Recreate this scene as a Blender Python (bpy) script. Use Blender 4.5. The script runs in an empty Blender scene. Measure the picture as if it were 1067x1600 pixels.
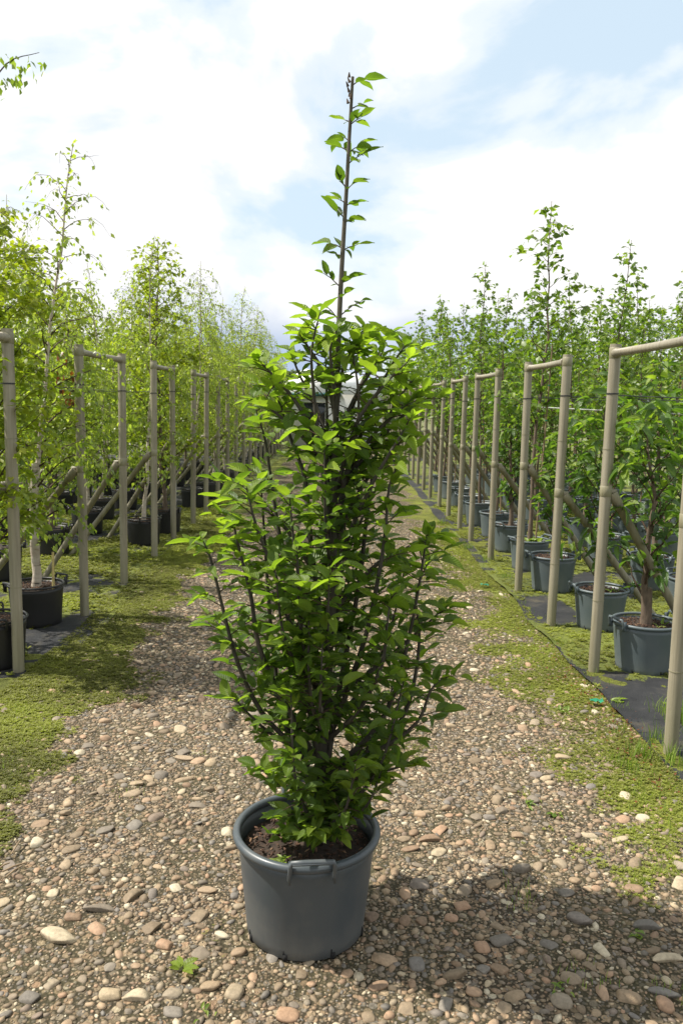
import bpy, math, random
import numpy as np
from mathutils import Vector, Matrix

random.seed(7)
rng = np.random.default_rng(11)
PI = math.pi
rad = math.radians
scene = bpy.context.scene
col = scene.collection

# ------------------------------------------------------------------ camera
F = 1280.0                       # focal length in photo pixels (1067 x 1600)
CAMZ = 1.6
CR = (Matrix.Rotation(rad(-0.25), 3, 'Z') @ Matrix.Rotation(rad(90 - 7.65), 3, 'X')
      @ Matrix.Rotation(rad(1.2), 3, 'Z'))
cd = bpy.data.cameras.new('camera')
cam = bpy.data.objects.new('camera', cd)
col.objects.link(cam)
cam.location = (0, 0, CAMZ)
cam.rotation_euler = CR.to_euler()
cd.sensor_fit = 'VERTICAL'
cd.sensor_height = 36.0
cd.sensor_width = 24.0
cd.lens = 28.8
cd.clip_start = 0.05
cd.clip_end = 2000
cd.dof.use_dof = True
cd.dof.focus_distance = 2.45
cd.dof.aperture_fstop = 11.0
scene.camera = cam
scene.render.resolution_x = 682
scene.render.resolution_y = 1024

# ------------------------------------------------------------------ sky, sun, exposure
SUN_EL = rad(55)
SUN_DIR = Vector((-0.99, 0.11, 0)).normalized() * math.cos(SUN_EL) + Vector((0, 0, math.sin(SUN_EL)))
world = bpy.data.worlds.new('World')
scene.world = world
world.use_nodes = True
wt = world.node_tree
for n in list(wt.nodes):
    wt.nodes.remove(n)


def nd(t, kind, **kw):
    n = t.nodes.new(kind)
    for k, v in kw.items():
        if k.startswith('i_'):
            key = k[2:].replace('_', ' ')
            for s in n.inputs:
                if s.name.lower() == key.lower():
                    s.default_value = v
                    break
        else:
            setattr(n, k, v)
    return n


def math_n(t, op, a, b=None, clamp=False):
    n = t.nodes.new('ShaderNodeMath')
    n.operation = op
    n.use_clamp = clamp
    for i, v in enumerate((a, b)):
        if v is None:
            continue
        if hasattr(v, 'links') or hasattr(v, 'is_linked'):
            t.links.new(v, n.inputs[i])
        else:
            n.inputs[i].default_value = v
    return n.outputs[0]


def mix_c(t, fac, a, b, blend='MIX'):
    n = t.nodes.new('ShaderNodeMix')
    n.data_type = 'RGBA'
    n.blend_type = blend
    for s, v in ((n.inputs[0], fac), (n.inputs[6], a), (n.inputs[7], b)):
        if hasattr(v, 'is_linked'):
            t.links.new(v, s)
        elif isinstance(v, (int, float)):
            s.default_value = v
        else:
            s.default_value = (*v, 1.0) if len(v) == 3 else v
    return n.outputs[2]


def ramp(t, fac, stops, interp='LINEAR'):
    n = t.nodes.new('ShaderNodeValToRGB')
    n.color_ramp.interpolation = interp
    e = n.color_ramp.elements
    while len(e) < len(stops):
        e.new(0.5)
    for i, (p, c) in enumerate(stops):
        e[i].position = p
        e[i].color = (c, c, c, 1) if isinstance(c, (int, float)) else (*c, 1)
    if fac is not None:
        t.links.new(fac, n.inputs[0])
    return n.outputs[0]


sky = nd(wt, 'ShaderNodeTexSky', sky_type='NISHITA', sun_disc=False)
sky.sun_elevation = SUN_EL
sky.sun_rotation = math.atan2(SUN_DIR.x, SUN_DIR.y)
sky.altitude = 50
sky.dust_density = 1.5
tcw = nd(wt, 'ShaderNodeTexCoord')
sep = nd(wt, 'ShaderNodeSeparateXYZ')
wt.links.new(tcw.outputs['Generated'], sep.inputs[0])
# clouds: fractal noise on the view direction, flattened towards the horizon
mp = nd(wt, 'ShaderNodeMapping')
mp.inputs['Scale'].default_value = (2.0, 2.0, 3.6)
mp.inputs['Location'].default_value = (5.5, 2.2, 1.1)
wt.links.new(tcw.outputs['Generated'], mp.inputs[0])
n1 = nd(wt, 'ShaderNodeTexNoise', i_Scale=1.5, i_Detail=9.0, i_Roughness=0.52, i_Distortion=0.25)
wt.links.new(mp.outputs[0], n1.inputs['Vector'])
mp2 = nd(wt, 'ShaderNodeMapping')
mp2.inputs['Scale'].default_value = (2.0, 2.0, 4.6)
mp2.inputs['Location'].default_value = (-1.7, 4.4, 2.2)
wt.links.new(tcw.outputs['Generated'], mp2.inputs[0])
n2 = nd(wt, 'ShaderNodeTexNoise', i_Scale=1.3, i_Detail=7.0, i_Roughness=0.5, i_Distortion=0.4)
wt.links.new(mp2.outputs[0], n2.inputs['Vector'])
cover = ramp(wt, n1.outputs['Fac'], [(0.41, 0.0), (0.47, 0.45), (0.52, 1.0)], 'EASE')
shade = ramp(wt, n2.outputs['Fac'], [(0.34, 0.78), (0.50, 1.0)], 'EASE')
low = ramp(wt, sep.outputs['Z'], [(0.02, 1.0), (0.17, 0.0)], 'EASE')      # greyer cloud bases near the horizon
patch = ramp(wt, n2.outputs['Fac'], [(0.44, 1.0), (0.55, 0.15)], 'EASE')
shade2 = math_n(wt, 'SUBTRACT', shade, math_n(wt, 'MULTIPLY', low, patch), True)
cloud = mix_c(wt, shade2, (4.6, 5.6, 7.4), (10.1, 10.0, 9.8))
veil = mix_c(wt, 0.72, sky.outputs[0], (7.6, 9.2, 10.4))                 # thin high haze over the blue gaps
cloudy = mix_c(wt, cover, veil, cloud)
bg = nd(wt, 'ShaderNodeBackground', i_Strength=0.072)
wt.links.new(cloudy, bg.inputs['Color'])
wo = nd(wt, 'ShaderNodeOutputWorld')
wt.links.new(bg.outputs[0], wo.inputs['Surface'])

sd = bpy.data.lights.new('sun', 'SUN')
sd.energy = 5.0
sd.angle = rad(0.6)
sd.color = (1.0, 0.94, 0.84)
sun = bpy.data.objects.new('sun', sd)
col.objects.link(sun)
sun.rotation_euler = (-SUN_DIR).to_track_quat('-Z', 'Y').to_euler()
sun.location = SUN_DIR * 30

scene.view_settings.view_transform = 'Standard'
scene.view_settings.look = 'None'
scene.view_settings.gamma = 1
scene.view_settings.exposure = 0.66
scene.render.engine = 'CYCLES'
scene.cycles.max_bounces = 8
scene.cycles.transparent_max_bounces = 8
scene.cycles.caustics_reflective = False
scene.cycles.caustics_refractive = False


# ------------------------------------------------------------------ pixel -> place
def ray(u, v):
    return CR @ Vector(((u - 533.5) / F, -(v - 800) / F, -1))


def on_ground(u, v, z=0.0):
    d = ray(u, v)
    return Vector((0, 0, CAMZ)) + d * ((z - CAMZ) / d.z)


def at_y(u, v, y):
    d = ray(u, v)
    return Vector((0, 0, CAMZ)) + d * (y / d.y)


# ------------------------------------------------------------------ numpy noise
def _hash(ix, iy, seed):
    h = (ix.astype(np.int64) * 374761393 + iy.astype(np.int64) * 668265263 + seed * 1274126177) & 0x7fffffff
    h = ((h ^ (h >> 13)) * 1103515245) & 0x7fffffff
    return ((h ^ (h >> 16)) & 0xffff) / 65535.0


def vnoise(x, y, s=0):
    x = np.asarray(x, float); y = np.asarray(y, float)
    ix, iy = np.floor(x), np.floor(y)
    fx, fy = x - ix, y - iy
    fx = fx * fx * (3 - 2 * fx); fy = fy * fy * (3 - 2 * fy)
    a = _hash(ix, iy, s); b = _hash(ix + 1, iy, s); c = _hash(ix, iy + 1, s); d = _hash(ix + 1, iy + 1, s)
    return (a * (1 - fx) + b * fx) * (1 - fy) + (c * (1 - fx) + d * fx) * fy


def fbm(x, y, s=0, o=4):
    t = 0; a = 0.5; n = 0
    for k in range(o):
        t = t + a * vnoise(np.asarray(x) * 2 ** k, np.asarray(y) * 2 ** k, s + k * 17)
        n += a; a *= 0.5
    return t / n


def sstep(a, b, x):
    t = np.clip((x - a) / (b - a), 0, 1)
    return t * t * (3 - 2 * t)


# ------------------------------------------------------------------ mesh collecting
class MB:
    def __init__(s):
        s.v = []; s.f = []; s.t = []; s.uv = []; s.n = 0

    def add(s, verts, faces, tint=0.5, uv=None):
        verts = np.asarray(verts, float).reshape(-1, 3)
        s.v.append(verts)
        for fa in faces:
            fa = np.asarray(fa, np.int64)
            if fa.ndim == 1:
                fa = fa[None, :]
            s.f.append(fa + s.n)
        s.t.append(np.broadcast_to(np.asarray(tint, float), (len(verts),)))
        s.uv.append(np.zeros((len(verts), 2)) if uv is None else np.asarray(uv, float))
        s.n += len(verts)

    def inst(s, tmpl, R, T, tint):
        tv, tf, tu = tmpl
        m, n = len(T), len(tv)
        if m == 0:
            return
        vv = np.einsum('mij,nj->mni', R, tv) + T[:, None, :]
        off = (np.arange(m) * n)
        s.v.append(vv.reshape(-1, 3))
        for fa in tf:
            s.f.append((fa[None] + off[:, None, None]).reshape(-1, fa.shape[1]) + s.n)
        s.t.append(np.repeat(np.broadcast_to(tint, (m,)), n))
        s.uv.append(np.tile(tu, (m, 1)))
        s.n += m * n

    def tube(s, pts, radii, k=8, tint=0.5, caps=True):
        P = [Vector(p) for p in pts]
        n = len(P)
        if isinstance(radii, (int, float)):
            radii = [radii] * n
        vs = []
        ref = Vector((0.31, 0.95, 0.05))
        for i, p in enumerate(P):
            t = (P[min(i + 1, n - 1)] - P[max(i - 1, 0)]).normalized()
            if abs(t.dot(ref)) > 0.97:
                ref = Vector((1, 0, 0.1))
            a = (ref - t * ref.dot(t)).normalized()
            b = t.cross(a)
            ref = a
            for j in range(k):
                an = 2 * PI * j / k
                vs.append(p + (a * math.cos(an) + b * math.sin(an)) * radii[i])
        q = []
        for i in range(n - 1):
            for j in range(k):
                j2 = (j + 1) % k
                q.append((i * k + j, i * k + j2, (i + 1) * k + j2, (i + 1) * k + j))
        uv = [(j / k, i / max(1, n - 1)) for i in range(n) for j in range(k)]
        fs = [np.array(q)]
        if caps:
            vs += vs[:k] + vs[(n - 1) * k:n * k]
            uv += uv[:k] + uv[(n - 1) * k:n * k]
            fs += [np.array([list(range(n * k + k - 1, n * k - 1, -1))]), np.array([[(n + 1) * k + j for j in range(k)]])]
        s.add([tuple(v) for v in vs], fs, tint, uv)

    def box(s, c, d, rz=0.0, tint=0.5):
        c = np.array(c); h = np.array(d) / 2
        vs = np.array([(x, y, z) for z in (-1, 1) for y in (-1, 1) for x in (-1, 1)]) * h
        ca, sa = math.cos(rz), math.sin(rz)
        vs = np.stack([vs[:, 0] * ca - vs[:, 1] * sa, vs[:, 0] * sa + vs[:, 1] * ca, vs[:, 2]], 1) + c
        s.add(vs, [np.array([(0, 2, 3, 1), (4, 5, 7, 6), (0, 1, 5, 4), (2, 6, 7, 3), (0, 4, 6, 2), (1, 3, 7, 5)])], tint)

    def lathe(s, prof, k=48, tint=0.5):
        vs = [(r * math.cos(2 * PI * j / k), r * math.sin(2 * PI * j / k), z) for r, z in prof for j in range(k)]
        q = [(i * k + j, i * k + (j + 1) % k, (i + 1) * k + (j + 1) % k, (i + 1) * k + j)
             for i in range(len(prof) - 1) for j in range(k)]
        s.add(vs, [np.array(q)], tint)

    def mesh(s, name, mat, smooth=True):
        me = bpy.data.meshes.new(name)
        V = np.concatenate(s.v)
        me.vertices.add(len(V))
        me.vertices.foreach_set('co', V.astype(np.float32).ravel())
        li = np.concatenate([f.ravel() for f in s.f])
        tot = np.concatenate([np.full(len(f), f.shape[1]) for f in s.f])
        st = np.concatenate([[0], np.cumsum(tot)[:-1]])
        me.loops.add(len(li))
        me.loops.foreach_set('vertex_index', li.astype(np.int32))
        me.polygons.add(len(tot))
        me.polygons.foreach_set('loop_start', st.astype(np.int32))
        me.polygons.foreach_set('loop_total', tot.astype(np.int32))
        me.update(calc_edges=True)
        if smooth:
            me.polygons.foreach_set('use_smooth', np.ones(len(tot), bool))
        a = me.attributes.new('tint', 'FLOAT', 'POINT')
        a.data.foreach_set('value', np.concatenate(s.t).astype(np.float32))
        uvl = me.uv_layers.new(name='UVMap')
        uvl.data.foreach_set('uv', np.concatenate(s.uv)[li].astype(np.float32).ravel())
        me.materials.append(mat)
        me.validate()
        return me


def ob(name, me, parent=None, loc=None, kind=None):
    o = bpy.data.objects.new(name, me)
    col.objects.link(o)
    if parent is not None:
        o.parent = parent
    if loc is not None:
        o.location = loc
    if kind:
        o['kind'] = kind
    return o


def tag(o, label, cat=None, group=None, kind=None):
    o['label'] = label
    if cat:
        o['category'] = cat
    if group:
        o['group'] = group
    if kind:
        o['kind'] = kind
    return o


def thing(name, label, cat, loc=(0, 0, 0), rz=0.0, group=None, scale=1.0):
    o = bpy.data.objects.new(name, None)
    o.empty_display_size = 0.1
    col.objects.link(o)
    o.location = loc
    o.rotation_euler = (0, 0, rz)
    o.scale = (scale,) * 3
    return tag(o, label, cat, group)


def spawn(name, parts, label, cat, loc, rz=0.0, group=None, scale=1.0):
    """parts: (name, mesh, location, kind)"""
    t = thing(name, label, cat, loc, rz, group, scale)
    t.rotation_euler = (rng.normal(0, 0.022), rng.normal(0, 0.022), rz)
    for (pn, me, pl, kd) in parts:
        ob(pn, me, t, pl, kd)
    return t


# ------------------------------------------------------------------ materials
def new_mat(name):
    m = bpy.data.materials.new(name)
    m.use_nodes = True
    t = m.node_tree
    b = t.nodes['Principled BSDF']
    return m, t, b


def noise_n(t, scale, detail=4.0, rough=0.55, vec=None, dist=0.0):
    n = nd(t, 'ShaderNodeTexNoise', i_Scale=scale, i_Detail=detail, i_Roughness=rough, i_Distortion=dist)
    if vec is not None:
        t.links.new(vec, n.inputs['Vector'])
    return n


def bump(t, b, h, strength=0.3, dist=0.01):
    n = nd(t, 'ShaderNodeBump', i_Strength=strength, i_Distance=dist)
    t.links.new(h, n.inputs['Height'])
    t.links.new(n.outputs[0], b.inputs['Normal'])


def objco(t):
    return nd(t, 'ShaderNodeTexCoord').outputs['Object']


def attr(t, name):
    return nd(t, 'ShaderNodeAttribute', attribute_name=name).outputs['Fac']


def mat_leaf(name, dark, mid, light, trans=0.4, src='attr', rough=0.42, veins=True, warm=None):
    m, t, b = new_mat(name)
    if src == 'attr':
        f = attr(t, 'tint')
    else:
        oi = nd(t, 'ShaderNodeObjectInfo')
        sp = nd(t, 'ShaderNodeSeparateColor')
        t.links.new(oi.outputs['Color'], sp.inputs[0])
        f = sp.outputs[0]
    stops = [(0.0, dark), (0.55, mid), (1.0, light)]
    if warm:
        stops = [(0.0, dark), (0.5, mid), (0.96, light), (1.0, warm)]
    c = ramp(t, f, stops)
    nz = noise_n(t, 14.0, 3.0, vec=objco(t))
    c = mix_c(t, 0.35, c, mix_c(t, nz.outputs['Fac'], (0.6, 0.6, 0.6), (1.35, 1.35, 1.25)), 'MULTIPLY')
    nb = noise_n(t, 55.0, 2.0, 0.5, objco(t) if src == 'attr' else nd(t, 'ShaderNodeNewGeometry').outputs['Position'])
    c = mix_c(t, math_n(t, 'MULTIPLY', ramp(t, nb.outputs['Fac'], [(0.70, 0.0), (0.76, 1.0)]), 0.55), c, (0.16, 0.11, 0.04))
    if veins:
        uv = nd(t, 'ShaderNodeUVMap', uv_map='UVMap')
        sx = nd(t, 'ShaderNodeSeparateXYZ')
        t.links.new(uv.outputs[0], sx.inputs[0])
        av = math_n(t, 'ABSOLUTE', sx.outputs['Y'])
        ph = math_n(t, 'SUBTRACT', math_n(t, 'MULTIPLY', sx.outputs['X'], 62.0), math_n(t, 'MULTIPLY', av, 15.0))
        w = math_n(t, 'SINE', ph)
        rib = math_n(t, 'LESS_THAN', av, 0.05)
        hgt = math_n(t, 'ADD', w, math_n(t, 'MULTIPLY', rib, -2.0))
        bump(t, b, hgt, 0.55, 0.0016)
        c = mix_c(t, math_n(t, 'MULTIPLY', rib, 0.45), c, mix_c(t, 0.5, c, (0.35, 0.45, 0.12)))
    t.links.new(c, b.inputs['Base Color'])
    b.inputs['Roughness'].default_value = rough
    b.inputs['Specular IOR Level'].default_value = 0.45
    tr = nd(t, 'ShaderNodeBsdfTranslucent')
    t.links.new(mix_c(t, 1.0, c, (2.1, 2.3, 0.9), 'MULTIPLY'), tr.inputs['Color'])
    mx = nd(t, 'ShaderNodeMixShader', i_Fac=trans)
    mx.inputs[0].default_value = trans
    t.links.new(b.outputs[0], mx.inputs[1])
    t.links.new(tr.outputs[0], mx.inputs[2])
    t.links.new(mx.outputs[0], t.nodes['Material Output'].inputs['Surface'])
    return m


def mat_bark(name, a, bcol, scale=30.0, stretch=0.25, rough=0.85, bstr=0.5):
    m, t, b = new_mat(name)
    mpn = nd(t, 'ShaderNodeMapping')
    mpn.inputs['Scale'].default_value = (1, 1, stretch)
    t.links.new(objco(t), mpn.inputs[0])
    nz = noise_n(t, scale, 6.0, 0.65, mpn.outputs[0])
    c = ramp(t, nz.outputs['Fac'], [(0.3, a), (0.7, bcol)])
    t.links.new(c, b.inputs['Base Color'])
    b.inputs['Roughness'].default_value = rough
    bump(t, b, nz.outputs['Fac'], bstr, 0.004)
    return m


def mat_birch():
    m, t, b = new_mat('birch_bark')
    mpn = nd(t, 'ShaderNodeMapping')
    mpn.inputs['Scale'].default_value = (9, 9, 38)
    t.links.new(objco(t), mpn.inputs[0])
    nz = noise_n(t, 1.0, 5.0, 0.6, mpn.outputs[0])
    n3 = noise_n(t, 5.0, 3.0, 0.5, objco(t))
    c = ramp(t, nz.outputs['Fac'], [(0.33, (0.05, 0.04, 0.03)), (0.43, (0.42, 0.36, 0.29)), (0.7, (0.58, 0.53, 0.46))])
    c = mix_c(t, 0.5, c, ramp(t, n3.outputs['Fac'], [(0.3, (0.6, 0.5, 0.42)), (0.6, (1.1, 1.1, 1.1))]), 'MULTIPLY')
    t.links.new(c, b.inputs['Base Color'])
    b.inputs['Roughness'].default_value = 0.7
    bump(t, b, nz.outputs['Fac'], 0.4, 0.004)
    return m


def mat_plastic(name, base, dusty, rough=0.42, dust=0.5):
    m, t, b = new_mat(name)
    co = objco(t)
    n_a = noise_n(t, 7.0, 6.0, 0.6, co)
    mpn = nd(t, 'ShaderNodeMapping')
    mpn.inputs['Scale'].default_value = (40, 40, 2.0)
    t.links.new(co, mpn.inputs[0])
    n_b = noise_n(t, 1.0, 5.0, 0.7, mpn.outputs[0])
    sz = nd(t, 'ShaderNodeSeparateXYZ')
    t.links.new(co, sz.inputs[0])
    splash = ramp(t, sz.outputs['Z'], [(0.0, 1.0), (0.10, 0.45), (0.2, 0.12), (0.34, 0.05)])      # mud splashed round the foot
    d = math_n(t, 'MULTIPLY', ramp(t, n_a.outputs['Fac'], [(0.42, 0.0), (0.68, 1.0)]), 0.5)
    d = math_n(t, 'ADD', d, math_n(t, 'MULTIPLY', splash, n_b.outputs['Fac']))
    d = math_n(t, 'MULTIPLY', d, dust, True)
    c = mix_c(t, d, base, dusty)
    t.links.new(c, b.inputs['Base Color'])
    t.links.new(math_n(t, 'ADD', math_n(t, 'MULTIPLY', d, 0.4), rough, True), b.inputs['Roughness'])
    bump(t, b, n_b.outputs['Fac'], 0.06, 0.003)
    return m


def mat_pipe():
    m, t, b = new_mat('pipe_plastic')
    co = objco(t)
    mpn = nd(t, 'ShaderNodeMapping')
    mpn.inputs['Scale'].default_value = (45, 45, 1.6)
    t.links.new(co, mpn.inputs[0])
    n_a = noise_n(t, 1.0, 6.0, 0.7, mpn.outputs[0])
    n_b = noise_n(t, 2.2, 4.0, 0.6, co)
    c = ramp(t, n_a.outputs['Fac'], [(0.28, (0.17, 0.148, 0.105)), (0.5, (0.27, 0.243, 0.182)), (0.72, (0.34, 0.312, 0.245))])
    c = mix_c(t, 0.45, c, ramp(t, n_b.outputs['Fac'], [(0.3, (0.62, 0.62, 0.52)), (0.65, (1.1, 1.08, 1.02))]), 'MULTIPLY')
    sz = nd(t, 'ShaderNodeSeparateXYZ')
    t.links.new(co, sz.inputs[0])
    alg = math_n(t, 'MULTIPLY', ramp(t, sz.outputs['Z'], [(0.0, 1.0), (0.4, 0.0)]), n_b.outputs['Fac'])   # algae at the foot
    c = mix_c(t, math_n(t, 'MULTIPLY', alg, 0.7), c, (0.15, 0.15, 0.06))
    t.links.new(c, b.inputs['Base Color'])
    b.inputs['Roughness'].default_value = 0.5
    bump(t, b, n_a.outputs['Fac'], 0.12, 0.003)
    return m


def mat_plain(name, c, rough=0.6, nscale=20.0, var=0.35, metallic=0.0):
    m, t, b = new_mat(name)
    nz = noise_n(t, nscale, 5.0, 0.6, objco(t))
    lo = tuple(x * (1 - var) for x in c); hi = tuple(min(1, x * (1 + var)) for x in c)
    t.links.new(ramp(t, nz.outputs['Fac'], [(0.3, lo), (0.7, hi)]), b.inputs['Base Color'])
    b.inputs['Roughness'].default_value = rough
    b.inputs['Metallic'].default_value = metallic
    bump(t, b, nz.outputs['Fac'], 0.2, 0.003)
    return m


STONE_STOPS = [(0.0, (0.157, 0.117, 0.075)), (0.13, (0.235, 0.178, 0.115)), (0.26, (0.129, 0.117, 0.100)),
               (0.38, (0.269, 0.200, 0.125)), (0.5, (0.202, 0.135, 0.085)), (0.6, (0.162, 0.148, 0.130)),
               (0.7, (0.280, 0.221, 0.145)), (0.8, (0.314, 0.200, 0.125)), (0.9, (0.336, 0.265, 0.170)), (0.97, (0.448, 0.389, 0.280))]


def mat_stone(name, src):
    m, t, b = new_mat(name)
    f = attr(t, 'tint') if src == 'attr' else nd(t, 'ShaderNodeObjectInfo').outputs['Random']
    c = ramp(t, f, STONE_STOPS, 'CONSTANT' if src == 'x' else 'LINEAR')
    geo = nd(t, 'ShaderNodeNewGeometry')
    nz = noise_n(t, 90.0, 5.0, 0.65, geo.outputs['Position'])
    nb = noise_n(t, 26.0, 3.0, 0.6, geo.outputs['Position'])
    c = mix_c(t, 0.6, c, ramp(t, nz.outputs['Fac'], [(0.3, 0.62), (0.7, 1.35)]), 'MULTIPLY')
    c = mix_c(t, math_n(t, 'MULTIPLY', ramp(t, nb.outputs['Fac'], [(0.55, 0.0), (0.75, 1.0)]), 0.45), c, (0.10, 0.085, 0.05))
    t.links.new(c, b.inputs['Base Color'])
    b.inputs['Roughness'].default_value = 0.72
    b.inputs['Specular IOR Level'].default_value = 0.35
    bump(t, b, nz.outputs['Fac'], 0.35, 0.003)
    return m


def mat_path():
    m, t, b = new_mat('gravel_bed')
    geo = nd(t, 'ShaderNodeNewGeometry')
    pos = geo.outputs['Position']
    vo = nd(t, 'ShaderNodeTexVoronoi', i_Scale=95.0)
    t.links.new(pos, vo.inputs['Vector'])
    vo2 = nd(t, 'ShaderNodeTexVoronoi', i_Scale=38.0)
    t.links.new(pos, vo2.inputs['Vector'])
    s1 = nd(t, 'ShaderNodeSeparateColor'); t.links.new(vo.outputs['Color'], s1.inputs[0])
    s2 = nd(t, 'ShaderNodeSeparateColor'); t.links.new(vo2.outputs['Color'], s2.inputs[0])
    grit = ramp(t, s1.outputs[0], STONE_STOPS)
    grit = mix_c(t, ramp(t, vo.outputs['Distance'], [(0.30, 0.0), (0.55, 1.0)]), grit, (0.035, 0.028, 0.019))
    grit = mix_c(t, 0.35, grit, (0.055, 0.043, 0.027))
    peb = ramp(t, s2.outputs[0], STONE_STOPS)
    is_peb = math_n(t, 'MULTIPLY', ramp(t, vo2.outputs['Distance'], [(0.42, 1.0), (0.52, 0.0)]),
                    math_n(t, 'GREATER_THAN', s2.outputs[1], 0.35))
    c = mix_c(t, is_peb, grit, peb)
    nl = noise_n(t, 3.0, 5.0, 0.6, pos)
    dirt = ramp(t, nl.outputs['Fac'], [(0.38, 0.0), (0.66, 1.0)])
    sy = nd(t, 'ShaderNodeSeparateXYZ'); t.links.new(pos, sy.inputs[0])
    c = mix_c(t, math_n(t, 'MULTIPLY', dirt, 0.6), c, (0.055, 0.052, 0.024))
    ms = attr(t, 'tint')
    nm = noise_n(t, 45.0, 4.0, 0.7, pos)
    nm2 = noise_n(t, 2.5, 4.0, 0.6, pos)
    mcol = ramp(t, nm2.outputs['Fac'], [(0.35, (0.075, 0.085, 0.018)), (0.55, (0.135, 0.145, 0.025)), (0.7, (0.16, 0.19, 0.03))])
    mcol = mix_c(t, 0.7, mcol, ramp(t, nm.outputs['Fac'], [(0.3, 0.4), (0.7, 1.5)]), 'MULTIPLY')
    mf = ramp(t, math_n(t, 'ADD', ms, math_n(t, 'MULTIPLY', math_n(t, 'SUBTRACT', nm.outputs['Fac'], 0.5), 0.9)), [(0.42, 0.0), (0.58, 1.0)])
    c = mix_c(t, mf, c, mcol)
    t.links.new(c, b.inputs['Base Color'])
    b.inputs['Roughness'].default_value = 0.9
    b.inputs['Specular IOR Level'].default_value = 0.2
    h = math_n(t, 'ADD', math_n(t, 'MULTIPLY', vo.outputs['Distance'], -1.0), math_n(t, 'MULTIPLY', nm.outputs['Fac'], 0.8))
    h = math_n(t, 'ADD', h, math_n(t, 'MULTIPLY', is_peb, 0.7))
    bump(t, b, h, 0.7, 0.008)
    return m


def mat_fabric():
    m, t, b = new_mat('weed_fabric')
    geo = nd(t, 'ShaderNodeNewGeometry')
    pos = geo.outputs['Position']
    n_a = noise_n(t, 4.0, 8.0, 0.68, pos)
    wv = nd(t, 'ShaderNodeTexWave', i_Scale=160.0)
    t.links.new(pos, wv.inputs['Vector'])
    c = ramp(t, n_a.outputs['Fac'], [(0.3, (0.011, 0.012, 0.014)), (0.52, (0.026, 0.027, 0.029)), (0.64, (0.06, 0.054, 0.042)), (0.75, (0.10, 0.085, 0.058))])
    ms = attr(t, 'tint')
    nm = noise_n(t, 45.0, 4.0, 0.7, pos)
    nm2 = noise_n(t, 2.0, 4.0, 0.6, pos)
    mcol = ramp(t, nm2.outputs['Fac'], [(0.35, (0.07, 0.085, 0.018)), (0.55, (0.125, 0.145, 0.025)), (0.7, (0.15, 0.18, 0.03))])
    mcol = mix_c(t, 0.7, mcol, ramp(t, nm.outputs['Fac'], [(0.3, 0.4), (0.7, 1.5)]), 'MULTIPLY')
    mf = ramp(t, math_n(t, 'ADD', ms, math_n(t, 'MULTIPLY', math_n(t, 'SUBTRACT', nm.outputs['Fac'], 0.5), 0.9)), [(0.42, 0.0), (0.58, 1.0)])
    t.links.new(mix_c(t, mf, c, mcol), b.inputs['Base Color'])
    b.inputs['Roughness'].default_value = 0.8
    b.inputs['Specular IOR Level'].default_value = 0.3
    bump(t, b, math_n(t, 'ADD', math_n(t, 'MULTIPLY', wv.outputs['Fac'], 0.2), math_n(t, 'ADD', nm.outputs['Fac'], math_n(t, 'MULTIPLY', n_a.outputs['Fac'], 3.0))), 0.5, 0.008)
    return m


M_path = mat_path()
M_fabric = mat_fabric()
M_stone = mat_stone('pebble', 'attr')
M_stone_o = mat_stone('pebble_single', 'obj')
M_horn = mat_leaf('hornbeam_leaf', (0.033, 0.068, 0.013), (0.090, 0.150, 0.020), (0.215, 0.29, 0.035), 0.45)
M_horn_o = mat_leaf('hornbeam_leaf_single', (0.033, 0.068, 0.013), (0.090, 0.150, 0.020), (0.215, 0.29, 0.035), 0.45, src='obj')
M_birchleaf = mat_leaf('birch_leaf', (0.115, 0.165, 0.032), (0.20, 0.25, 0.052), (0.30, 0.335, 0.08), 0.5, veins=False, rough=0.35)
M_yellowleaf = mat_leaf('yellow_green_leaf', (0.12, 0.17, 0.018), (0.20, 0.24, 0.02), (0.29, 0.31, 0.035), 0.45, veins=False)
M_cherry = mat_leaf('cherry_leaf', (0.038, 0.080, 0.017), (0.085, 0.155, 0.026), (0.20, 0.27, 0.035), 0.4, veins=True, warm=(0.27, 0.13, 0.03), rough=0.34)
M_cherry_o = mat_leaf('cherry_leaf_single', (0.038, 0.080, 0.017), (0.085, 0.155, 0.026), (0.20, 0.27, 0.035), 0.4, src='obj', warm=(0.27, 0.13, 0.03), rough=0.34)
M_std = mat_leaf('standard_leaf', (0.05, 0.095, 0.017), (0.115, 0.18, 0.028), (0.20, 0.25, 0.04), 0.45, veins=False)
M_far = mat_leaf('far_leaf', (0.06, 0.085, 0.03), (0.085, 0.12, 0.04), (0.12, 0.15, 0.05), 0.4, veins=False, rough=0.6)
M_moss = mat_leaf('moss', (0.080, 0.082, 0.022), (0.145, 0.152, 0.034), (0.23, 0.255, 0.045), 0.3, veins=False, rough=0.7)
M_weed = mat_leaf('weed', (0.07, 0.12, 0.02), (0.13, 0.20, 0.03), (0.22, 0.28, 0.06), 0.4, veins=False)
M_dead = mat_leaf('dead_leaf', (0.06, 0.018, 0.006), (0.12, 0.035, 0.01), (0.20, 0.07, 0.02), 0.3, veins=False)
M_bark = mat_bark('hornbeam_bark', (0.028, 0.024, 0.019), (0.085, 0.072, 0.055))
M_twig = mat_bark('twig_bark', (0.03, 0.018, 0.010), (0.085, 0.048, 0.026), 60)
M_brown = mat_bark('brown_bark', (0.07, 0.05, 0.035), (0.17, 0.125, 0.085), 34, 0.5)
M_leader = mat_bark('grey_cane_bark', (0.055, 0.048, 0.036), (0.14, 0.12, 0.09), 40)
M_birch = mat_birch()
M_pot = mat_plastic('grey_blue_plastic', (0.052, 0.065, 0.075), (0.19, 0.18, 0.155), 0.36, 0.42)
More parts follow.
